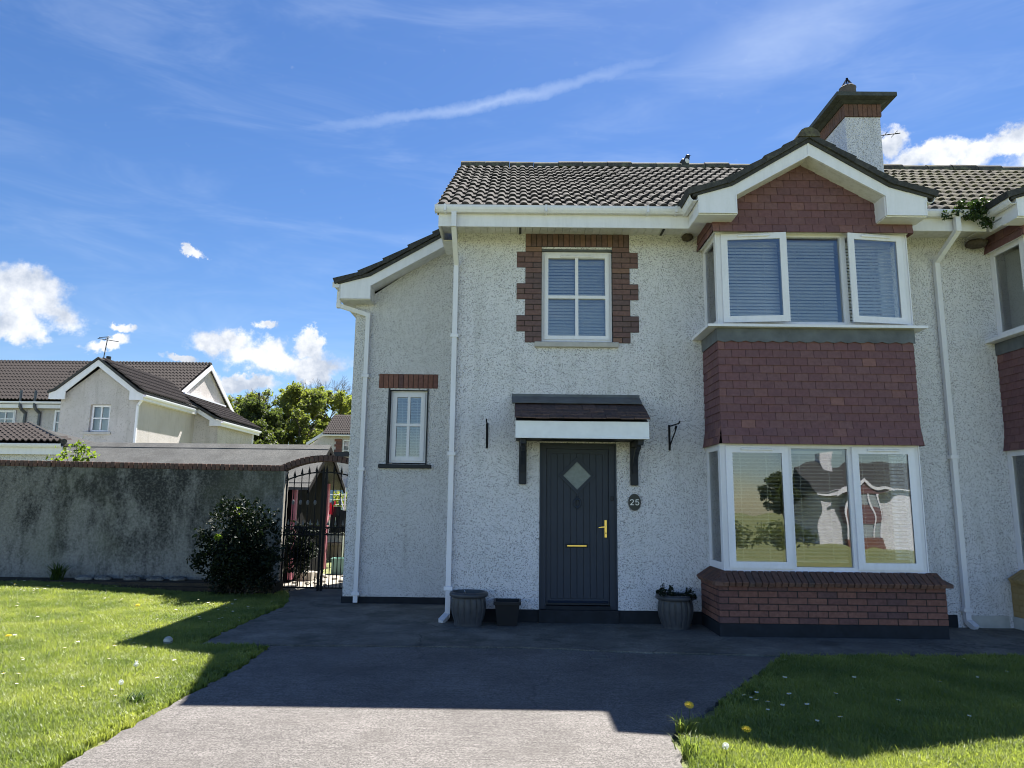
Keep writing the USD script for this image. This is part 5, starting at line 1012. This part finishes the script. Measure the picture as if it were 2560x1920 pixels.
part(F, 'bargeboard', cat(ext_yz(Polygon([(fe - .05, ez - .22), (fe - .05, ez - .0), (fr_, rz - .0), (fr_, rz - .22)]), gx + .11, gx + .15), ext_yz(Polygon([(fr_, rz), (fb_ + .05, ez), (fb_ + .05, ez - .22), (fr_, rz - .22)]), gx + .11, gx + .15)), 'upvc')
part(F, 'gutter', gutter_run(-40, -16.3, fe, ez - .13), 'upvc'); part(F, 'fascia', bx(-40, -16.2, fe + .01, fe + .05, ez - .30, ez - .06), 'upvc')
# wing
wx0, wx1, wy, wz = -15.83, -13.08, 24.5, 4.8; wc, wa = -14.56, 6.17
part(F, 'wing_wall', cat(ext_xz(Polygon([(wx0, 0), (wx0, 4.76), (wx0 - .0, 4.9), (wc, wa - .25), (wx1, 4.9), (wx1, 0)]).difference(sbox(-14.775, 3.66, -14.075, 4.625)), wy, wy + .25), bx(wx0, wx0 + .2, wy + .25, fe + .3, 0, 4.8), bx(wx1 - .2, wx1, wy + .25, fe + 1.5, 0, 4.8)), 'pebbledash_far')
lb = Polygon([(wx0 - .32, 4.77), (wx0 - .32, 4.98), (wx0 - .1, 5.06), (wc, wa), (wc, wa - .22), (wx0 + .24, 5.05), (wx0 + .24, 4.77)]); rb = Polygon([(wx1 + .2, 4.77), (wx1 + .2, 4.98), (wx1 + .0, 5.06), (wc, wa), (wc, wa - .22), (wx1 - .28, 5.07), (wx1 - .28, 4.77)])
for q_ in (lb, rb): part(F, 'bargeboard', ext_xz(q_, wy - .2, wy - .16), 'upvc')
part(F, 'wing_roof', cat(ext_xz(Polygon([(wx0 - .35, 4.97), (wx0 - .1, 5.07), (wc, wa + .02), (wc, wa + .1), (wx0 - .14, 5.15), (wx0 - .38, 5.05)]), wy - .24, 30.0), ext_xz(Polygon([(wx1 + .22, 4.97), (wx1 + .0, 5.07), (wc, wa + .02), (wc, wa + .1), (wx1 + .03, 5.15), (wx1 + .26, 5.05)]), wy - .24, 30.0)), 'verge_tile')
d = np.array([wc - (wx1 + .25), 0, wa + .08 - 5.0]); Ls = np.linalg.norm(d)
tiled(F, 'tile_courses', (wx1 + .25, wy - .2, 5.04), (0, 1, 0), d, 16, int(Ls / .33), clip=lambda a, b: (wy - .2 + a) < fe + (5.0 + b / Ls * (wa - 5.0) - ez) / sl2 + .15)
part(F, 'gutter', moved(gutter_run(0, 3.9, 0, 0), frame_m((wx1 + .2, wy - .2, 4.87), [0, 1, 0], [-1, 0, 0], [0, 0, 1])), 'upvc'); part(F, 'fascia', bx(wx1 + .16, wx1 + .2, wy - .16, fe + .5, 4.77, 4.98), 'upvc'); part(F, 'soffit', bx(wx1, wx1 + .16, wy - .16, fe + .5, 4.77, 4.785), 'upvc_aged')
part(F, 'downpipe', cat(bar((wx1 + .16, wy - .06, 4.87), (wx1 - .02, wy - .06, 4.6), .07), bar((wx1 - .02, wy - .06, 4.62), (wx1 - .02, wy - .06, 0), .07)), 'upvc')
win(F, 'window', -14.77, -14.08, 3.665, 4.62, wy + .1, cols=(-14.425,), rows=(4.15,), vent=False, pane='pane_far', fr=.04, sash=.035); part(F, 'curtain', bx(-14.77, -14.08, wy + .3, wy + .32, 3.6, 4.65), 'white_board'); part(F, 'window_sill', bx(-14.90, -13.98, wy - .06, wy + .1, 3.585, 3.66), 'stone_sill')
for a, b, z0, z1, cm in ((-20.75, -19.98, 4.12, 4.83, (-20.37,)), (-18.42, -17.7, 3.86, 4.86, ())):
    win(F, 'window', a, b, z0, z1, fe + .2, cols=cm, rows=((z0 + z1) / 2,), vent=False, pane='pane_far'); part(F, 'window_backing', bx(a, b, fe + .272, fe + .30, z0, z1), 'room'); part(F, 'window_sill', bx(a - .08, b + .08, fe + .15, fe + .3, z0 - .07, z0), 'stone_sill')
for x in (-19.68, -19.1):
    p_ = part(F, 'soil_pipe', cat(tube([(x, fe - .05, 4.95), (x, fe - .05, 5.6)], .05, 8), tube([(x + .08, fe + .2, 4.75), (x + .08, fe + .2, 2.0)], .055, 8)), 'lead'); part(p_, 'pipe_bend', tube([(x, fe - .05, 4.98), (x + .03, fe + .02, 4.85), (x + .08, fe + .2, 4.72)], .06, 8), 'iron_cast')
# lean-to against the gable
lx = -11.95
part(F, 'lean_to_wall', cat(ext_xz(Polygon([(gx, 0), (gx, 5.45), (lx - .15, 4.42), (lx - .15, 0)]), 28.8, 29.0), bx(lx - .35, lx - .15, 29.0, 32.8, 0, 4.4)), 'pebbledash_far')
part(F, 'bargeboard', ext_xz(Polygon([(gx, 5.60), (gx, 5.40), (lx - .42, 4.55), (lx - .42, 4.33), (lx + .04, 4.33), (lx + .04, 4.54), (lx - .22, 4.60)]), 28.6, 28.64), 'upvc')
part(F, 'lean_to_roof', ext_xz(Polygon([(gx, 5.62), (lx - .2, 4.63), (lx + .08, 4.54), (lx + .08, 4.62), (lx - .18, 4.71), (gx, 5.71)]), 28.55, 33.0), 'verge_tile')
dd = np.array([gx - (lx + .08), 0, 5.72 - 4.62]); tiled(F, 'tile_courses', (lx + .08, 28.55, 4.62), (0, 1, 0), dd, 15, 6)
part(F, 'flashing', bx(gx, gx + .3, 28.8, 33.0, 5.66, 5.72), 'upvc'); part(F, 'rooflight', moved(trimesh.creation.box([.75, .7, .06]), frame_m((-12.95, 31.2, 5.24), [0, 1, 0], dd / np.linalg.norm(dd), np.cross([0, 1, 0], dd / np.linalg.norm(dd)))), 'skylight')
part(F, 'gutter', moved(gutter_run(0, 4.4, 0, 0), frame_m((lx + .04, 28.6, 4.44), [0, 1, 0], [-1, 0, 0], [0, 0, 1])), 'upvc'); part(F, 'fascia', bx(lx, lx + .04, 28.64, 33.0, 4.33, 4.54), 'upvc'); part(F, 'downpipe', bar((lx - .12, 32.6, 4.4), (lx - .12, 32.6, 0), .08), 'upvc')
win(F, 'window', -13.72, -13.42, 3.98, 4.80, 28.78, vent=False, pane='pane_far', fr=.04, sash=.03, rows=(4.4,)); part(F, 'window_sill', bx(-13.78, -13.36, 28.7, 28.8, 3.90, 3.975), 'stone_sill')
part(F, 'chimney_flue', cat(bx(-18.62, -18.3, fr_ - .1, fr_ + .2, 7.3, 7.55), tube([(-18.45, fr_ + .05, 7.55), (-18.45, fr_ + .05, 7.72)], .1, 10)), 'verge_tile')
fa = thing('roof_aerial', 'television aerial on a tall mast above the far house roof', 'aerial'); part(fa, 'mast', tube([(-18.68, fr_, 7.3), (-18.55, fr_, 8.62)], .025, 6), 'iron_cast')
part(fa, 'boom', tube([(-18.95, fr_ - .1, 8.52), (-18.1, fr_ + .1, 8.42)], .018, 5), 'iron_cast'); part(fa, 'boom', tube([(-18.95, fr_, 8.58), (-18.5, fr_, 8.62)], .018, 5), 'iron_cast')
for k in range(5): part(fa, 'element', tube([(-18.62 + k * .04, fr_ - .12, 8.46 + .03 * (k % 3)), (-18.62 + k * .04, fr_ + .12, 8.66)], .01, 4), 'alloy')

O = thing('garage', 'low outbuilding with brown tiled roof and white gutter at the left edge', 'garage')
part(O, 'wall', bx(-18, -11.0, 17.15, 20.5, 0, 2.55), 'pebbledash'); part(O, 'fascia', bx(-18, -10.85, 17.02, 17.06, 2.45, 2.68), 'upvc'); part(O, 'gutter', gutter_run(-18, -10.82, 17.02, 2.62), 'upvc')
sg = .24; part(O, 'roof', hull([(-18, 17.0, 2.66), (-10.8, 17.0, 2.66), (-18, 17.0, 2.72), (-10.8, 17.0, 2.72), (-18, 20, 2.66 + 3 * sg), (-13.75, 20, 2.66 + 3 * sg), (-18, 20, 2.72 + 3 * sg), (-13.75, 20, 2.72 + 3 * sg), (-10.8, 20.3, 2.66), (-10.8, 20.3, 2.72)]), 'verge_tile')
tiled(O, 'tile_courses', (-18, 16.98, 2.73), (1, 0, 0), (0, 1, sg), 24, 9, clip=lambda a, b: -18 + a < -10.75 - b * .97); part(O, 'hip_tiles', tube([(-10.8, 17.0, 2.76), (-13.75, 20, 2.76 + 3 * sg)], .07, 8), 'verge_tile'); part(O, 'window', bx(-12.6, -11.5, 17.13, 17.149, 1.6, 2.28), 'dark_trim')
K = thing('far_small_house', 'distant house with brick-edged window and brown roof right of the trees', 'house')
part(K, 'wall', cat(ext_xz(sbox(-12.5, 0, -8.0, 5.45).difference(sbox(-10.95, 3.9, -10.1, 5.2)), 45, 45.25), bx(-12.5, -12.25, 45.25, 50, 0, 5.3)), 'pebbledash_far'); part(K, 'side_wing', ext_xz(Polygon([(-13.0, 0), (-13.0, 4.85), (-12.5, 5.2), (-12.5, 0)]), 45.1, 49), 'pebbledash_far')
part(K, 'roof', ext_yz(Polygon([(44.6, 5.45), (47.3, 7.0), (50, 5.45), (50, 5.35), (47.3, 6.9), (44.6, 5.35)]), -12.1, -7.8), 'verge_tile'); tiled(K, 'tile_courses', (-12.1, 44.55, 5.47), (1, 0, 0), (0, 2.7, 1.55), 14, 9); part(K, 'bargeboard', ext_xz(Polygon([(-13.2, 4.75), (-13.2, 4.95), (-12.0, 5.75), (-12.0, 5.55)]), 44.9, 44.95), 'upvc'); part(K, 'gutter', gutter_run(-12.1, -7.8, 44.6, 5.36), 'upvc')
win(K, 'window', -10.93, -10.12, 3.92, 5.18, 45.05, cols=(-10.52,), rows=(4.5,), vent=False, pane='pane_far'); part(K, 'window_backing', bx(-10.95, -10.1, 45.2, 45.24, 3.9, 5.2), 'room')
Q = part(K, 'brick_surround', bx(-11.3, -10.95, 44.985, 45.0, 3.9, 5.2), 'mortar')
for i in range(8): part(Q, 'brick', bx(-11.33 - (.1 if i % 2 else 0), -10.955, 44.965, 44.984, 3.9 + i * .165, 3.9 + i * .165 + .155), 'brick')

# ------------------------------------------------------------------ trees
def limbs(r, base, h, n, spread, top=None, rad=.16):
    ms = [tube([base, base + np.array([r.normal(0, .1), r.normal(0, .1), h * .45]), base + np.array([r.normal(0, .25), r.normal(0, .25), h * .92])], rad * .55, 6)]
    for k in range(n):
        z = h * r.uniform(.3, .8); a = r.uniform(0, 2 * np.pi); L = spread * r.uniform(.5, 1.0); p0 = base + [0, 0, z]; p1 = p0 + np.array([math.cos(a) * L * .5, math.sin(a) * L * .5, L * .35]); p2 = p1 + np.array([math.cos(a) * L * .5, math.sin(a) * L * .5, L * .55]); ms.append(tube([p0, p1, p2], rad * .22, 5))
    return cat(ms)
def tree(name, x, y, h, w, matn, label, seed, dens=1.0, leaf=.20, bottom=.18, grp=None):
    r = np.random.default_rng(seed); t = thing(name, label, 'tree', grp); base = np.array([x, y, -.05])
    part(t, 'trunk', limbs(r, base, h, 9, w * .8, rad=.07 + h * .011), 'bark')
    n = int(115 * dens * (w / 2.5)); cs, rad = [], []
    for k in range(n):
        u = r.uniform(bottom, 1.0); env = w * (math.sin(math.pi * min(1, (u - bottom * .4) / (1.12 - bottom * .4))) ** .6) * r.uniform(.25, 1.0); a = r.uniform(0, 2 * np.pi)
        cs.append(base + [math.cos(a) * env, math.sin(a) * env, h * (u * .93)]); rad.append(r.uniform(.3, .95) * (.22 * w + .15))
    p = clump_points(r, cs, rad, 520 * dens / max(1, (leaf / .2) ** 2), .8, .02); part(t, 'crown', leaves(p, leaf * .72, r), matn); return t
tree('broadleaf_tree', -17.5, 57, 11.2, 3.1, 'tree_mid', 'tallest rounded green tree rising above the others, left of the small far house', 1, 1.25)
tree('broadleaf_tree', -14.7, 60, 11.2, 3.0, 'tree_light', 'light green rounded tree nearest the house wall', 2, 1.15)
tree('broadleaf_tree', -19.3, 52, 9.0, 2.6, 'tree_dark', 'dark green bushy tree low in front of the rounded tree', 3, 1.6)
tree('broadleaf_tree', -17.3, 50, 6.6, 1.7, 'tree_dark', 'small dark tree directly left of the small far house roof', 8, 1.5)
tree('broadleaf_tree', -16.2, 54, 8.6, 1.5, 'tree_mid', 'narrow mid-green tree above the small far house gable', 9, 1.3)
tree('slender_tree', -24.0, 60, 10.9, 2.0, 'tree_light', 'thin yellow-green tree next to the far house gable', 4, .9, bottom=.1)
tree('slender_tree', -22.6, 62, 11.6, 2.0, 'tree_light', 'tall yellow-green tree second from the far house gable', 5, .95, bottom=.1)
tree('slender_tree', -21.2, 55, 9.2, 2.0, 'tree_mid', 'short green tree below the yellow-green trees', 6, 1.1, bottom=.05)
tree('slender_tree', -26.5, 66, 10.2, 1.9, 'tree_light', 'yellow-green tree half hidden by the far house gable', 7, .8, bottom=.1)
tree('broadleaf_tree', -23.3, 50, 5.6, 1.7, 'tree_dark', 'low dark tree at the foot of the far house lean-to', 10, 1.6, bottom=.05)
def bare_tree(x, y, h, w, label, seed):
    r = np.random.default_rng(seed); t = thing('bare_tree', label, 'tree'); tw = []
    def grow(p, d, L, rad, lev):
        q = p + d * L; tw.append(trimesh.creation.cylinder(radius=rad, segment=[p, q], sections=4))
        if lev == 0: return
        for k in range(3 if lev > 1 else 4):
            e = d + r.normal(0, .42, 3); e[2] = abs(e[2]) * .9 + .1; e /= np.linalg.norm(e); grow(q, e, L * r.uniform(.6, .82), rad * .62, lev - 1)
    part(t, 'trunk', tube([(x, y, 0), (x, y, h * .55)], .14, 8), 'bark')
    for k in range(5):
        e = np.array([r.normal(0, .45), r.normal(0, .3), 1.0]); e /= np.linalg.norm(e); grow(np.array([x, y, h * .54]), e, h * .16 * w, .05, 4)
    part(t, 'crown', cat(tw), 'twig')
bare_tree(-18.2, 66, 13.0, 1.0, 'leafless tree with fine branches above the rounded green tree', 3); bare_tree(-21.4, 62, 11.6, .9, 'leafless tree standing left of the rounded green tree', 5); bare_tree(-22.4, 64, 11.8, .9, 'leafless tree between the yellow-green trees', 8)
# a low hedge line in the distance, reads as one mass
r = np.random.default_rng(14); hp = np.c_[r.uniform(-60, 60, 260), r.uniform(78, 86, 260), r.uniform(1, 6.0, 260)]
solo('distant_woodland', leaves(clump_points(r, hp, r.uniform(1.2, 2.4, 260), 22, .8, .3), .6, r), 'tree_mid', 'far-off belt of trees behind the houses', 'woodland', kind='stuff')

# ------------------------------------------------------------------ across the green, behind the viewer: mirrored in the windows
V = thing('opposite_house', 'white house with a red tiled bay gable across the green', 'house')
vb = -2.33; vy_ = -48.0
part(V, 'wall', bx(27.6, 44, vy_ - 6, vy_, vb, vb + 5.1), 'pebbledash'); part(V, 'roof', ext_yz(Polygon([(vy_ + .5, vb + 5.1), (vy_ - 3, vb + 7.6), (vy_ - 6.5, vb + 5.1)]), 27.2, 44.5), 'verge_tile'); part(V, 'bay', bx(29.40, 32.70, vy_, vy_ + .9, vb + 2.2, vb + 3.6), 'wall_tile'); part(V, 'bay_window', bx(29.50, 32.60, vy_, vy_ + .85, vb + .7, vb + 2.2), 'skylight'); part(V, 'bay_window', bx(29.50, 32.60, vy_, vy_ + .85, vb + 3.6, vb + 4.9), 'skylight')
part(V, 'bay_base', bx(29.40, 32.70, vy_, vy_ + .9, vb, vb + .7), 'brick'); part(V, 'bay_gable', ext_xz(Polygon([(29.10, vb + 4.9), (31.05, vb + 6.2), (33.00, vb + 4.9)]), vy_, vy_ + .95), 'wall_tile'); part(V, 'bargeboard', ext_xz(Polygon([(28.70, vb + 4.7), (28.70, vb + 5.0), (31.05, vb + 6.5), (33.40, vb + 5.0), (33.40, vb + 4.7), (31.05, vb + 6.2)]), vy_ + .96, vy_ + 1.05), 'upvc')
for x in (29.50, 30.50, 31.50, 32.50): part(V, 'window_post', bx(x - .08, x + .08, vy_ + .86, vy_ + .95, vb + .7, vb + 4.9), 'upvc')
part(V, 'fascia', bx(27.3, 44, vy_ + .4, vy_ + .46, vb + 4.85, vb + 5.15), 'upvc'); part(V, 'window', bx(38.2, 39.7, vy_ + .0, vy_ + .05, vb + 3.3, vb + 4.6), 'upvc'); part(V, 'pane', bx(38.3, 39.6, vy_ + .051, vy_ + .06, vb + 3.4, vb + 4.5), 'skylight'); part(V, 'door', bx(38.2, 39.2, vy_, vy_ + .06, vb, vb + 2.1), 'door_paint'); part(V, 'chimney', bx(29.0, 30.0, vy_ - 4, vy_ - 2.4, vb + 6.5, vb + 8.6), 'pebbledash')
tree('street_tree', 14.0, -56, 3.6, 2.6, 'tree_dark', 'dark tree at the far side of the green', 22, 1.3); tree('street_tree', 25.3, -52, 4.6, 2.0, 'tree_dark', 'dark tree behind the house across the green', 23, 1.2)

r = np.random.default_rng(61)
def hedge(x0, x1, y, z, h, matn, label):
    t = thing('hedge', label, 'hedge'); n = int((x1 - x0) * 5); cs = np.c_[r.uniform(x0, x1, n), r.normal(y, .35, n), z + h * r.uniform(.15, .85, n)]
    part(t, 'foliage', leaves(clump_points(r, cs, r.uniform(.4, .75, n), 160, .9, .3), .16, r), matn); part(t, 'stem', cat([tube([(q[0], q[1], z - .3), tuple(q)], .03, 5) for q in cs[:6]]), 'bark')
hedge(9, 19, -35, -1.95, 1.9, 'tree_mid', 'clipped green hedge across the open lawn'); hedge(19.3, 22.0, -37, -2.0, 1.7, 'tree_dark', 'dark hedge beside the house across the open lawn')

# ------------------------------------------------------------------ flowers in the lawn
def daisy_mesh(rad=.011):
    v, f = [[0, 0, .002]], []
    for k in range(12):
        a = 2 * np.pi * k / 12; j = len(v); v += [[rad * math.cos(a - .16), rad * math.sin(a - .16), 0], [rad * 1.06 * math.cos(a), rad * 1.06 * math.sin(a), -.001], [rad * math.cos(a + .16), rad * math.sin(a + .16), 0]]; f += [[0, j, j + 1], [0, j + 1, j + 2]]
    return trimesh.Trimesh(v, f, process=False)
def flower(name, loc, label, catg, grp, h=.05, rad=.012, petal='petal_white', centre='petal_yellow', double=False):
    t = thing(name, label, catg, grp, loc); m = moved(daisy_mesh(rad), rot([1, 0, 0], rng.uniform(5, 35)) @ rot([0, 0, 1], rng.uniform(0, 30))); ms = [m]
    if double: ms += [moved(daisy_mesh(rad * q), frame_m((0, 0, .004 * (i + 1)), [1, 0, 0], [0, 1, 0], [0, 0, 1]) @ rot([0, 0, 1], 11 * (i + 1))) for i, q in enumerate((.85, .62, .4))]
    m = cat(ms); m.apply_translation([0, 0, h]); part(t, 'petals', m, petal); part(t, 'eye', moved(trimesh.creation.icosphere(1, rad * .3), frame_m((0, 0, h + .003), [1, 0, 0], [0, 1, 0], [0, 0, .5])), centre); part(t, 'stem', tube([(0, 0, -.02), (0, 0, h)], .0016, 5), 'weed_leaf'); return t
first = flower('daisy', (-5.5, 9.9, 0.09), 'small white daisy in the lawn', 'daisy', 'daisies in the lawn', .045, .0145)
r = np.random.default_rng(19); pts = []
for k in range(20): pts.append((r.normal(-7.1, .55), r.normal(10.8, .35)))
for k in range(14): pts.append((r.normal(-3.75, .4), r.normal(8.6, .8)))
for k in range(26): pts.append((r.uniform(-6.6, -3.4), r.uniform(6.4, 10.6)))
for k in range(12): pts.append((r.uniform(-4.4, -2.7), r.uniform(5.0, 6.8)))
for k in range(10): pts.append((r.normal(1.9, .25), r.normal(5.55, .2)))
for k in range(14): pts.append((r.uniform(2.2, 4.6), r.uniform(4.9, 7.2)))
for k in range(9): pts.append((r.normal(-4.0, .3), r.normal(10.2, .3)))
for x, y in pts:
    if PAVED.buffer(.05).contains(Point(x, y)) or y > 11.3: continue
    copy_of(first, 'daisy', (x, y, float(rise(x, y)) + r.uniform(-.012, .012)), r.uniform(0, 360), 'small white daisy in the lawn', 'daisy', 'daisies in the lawn', r.uniform(.8, 1.25))
flower('dandelion', (1.175, 5.02, 0), 'yellow dandelion on a tall stem at the corner of the driveway', 'dandelion', None, .165, .030, 'petal_yellow', 'petal_yellow', True)
flower('dandelion', (1.49, 4.83, 0), 'yellow dandelion in the sunlit edge of the right-hand lawn', 'dandelion', None, .075, .030, 'petal_yellow', 'petal_yellow', True)
flower('dandelion', (-5.05, 7.42, 0), 'yellow dandelion in the sunny lawn near the left edge', 'dandelion', None, .10, .027, 'petal_yellow', 'petal_yellow', True)
flower('dandelion', (-5.0, 9.8, 0), 'yellow dandelion halfway up the sunny left lawn', 'dandelion', None, .06, .030, 'petal_yellow', 'petal_yellow', True)
flower('dandelion', (-5.75, 10.15, 0), 'yellow dandelion in the sunny lawn below the wall bed', 'dandelion', None, .06, .030, 'petal_yellow', 'petal_yellow', True)
def clock(loc, label):
    r_ = np.random.default_rng(int(abs(loc[0]) * 100)); t = thing('dandelion_clock', label, 'dandelion', None, loc); c = np.array([0, 0, .10]); d = r_.normal(size=(160, 3)); d /= np.linalg.norm(d, axis=1, keepdims=True)
    part(t, 'seed_head', cat(leaves(c + d * .017, .006, r_, aspect=1.0), moved(trimesh.creation.icosphere(1, .007), frame_m(c, [1, 0, 0], [0, 1, 0], [0, 0, 1]))), 'petal_white'); part(t, 'stem', tube([(0, 0, -.02), (0, 0, .1)], .002, 5), 'weed_leaf')
clock((-3.157, 6.255, 0), 'white dandelion clock in the left lawn near the driveway'); clock((-2.964, 5.672, 0), 'white dandelion clock nearest the viewer in the left lawn'); clock((1.24, 4.42, 0), 'white dandelion clock by the driveway edge on the right')
strap_tuft('weed_clump', (1.13, 4.98, 0), 60, .16, 'clump of taller grass and dandelion leaves at the driveway corner', 'weed', 'grass_blade', .8, .006, 21)
strap_tuft('weed_clump', (1.08, 4.62, 0), 50, .15, 'clump of taller grass leaning over the near driveway edge on the right', 'weed', 'grass_blade', .8, .005, 22)
strap_tuft('weed_clump', (2.9, 5.05, 0), 40, .13, 'taller grass clump sticking up at the shadow edge of the right lawn', 'weed', 'grass_blade', .6, .004, 23)
strap_tuft('weed_clump', (-2.75, 5.5, 0), 45, .10, 'broad-leaved weed clump in the left lawn near the driveway', 'weed', 'weed_leaf', 1.2, .010, 24)
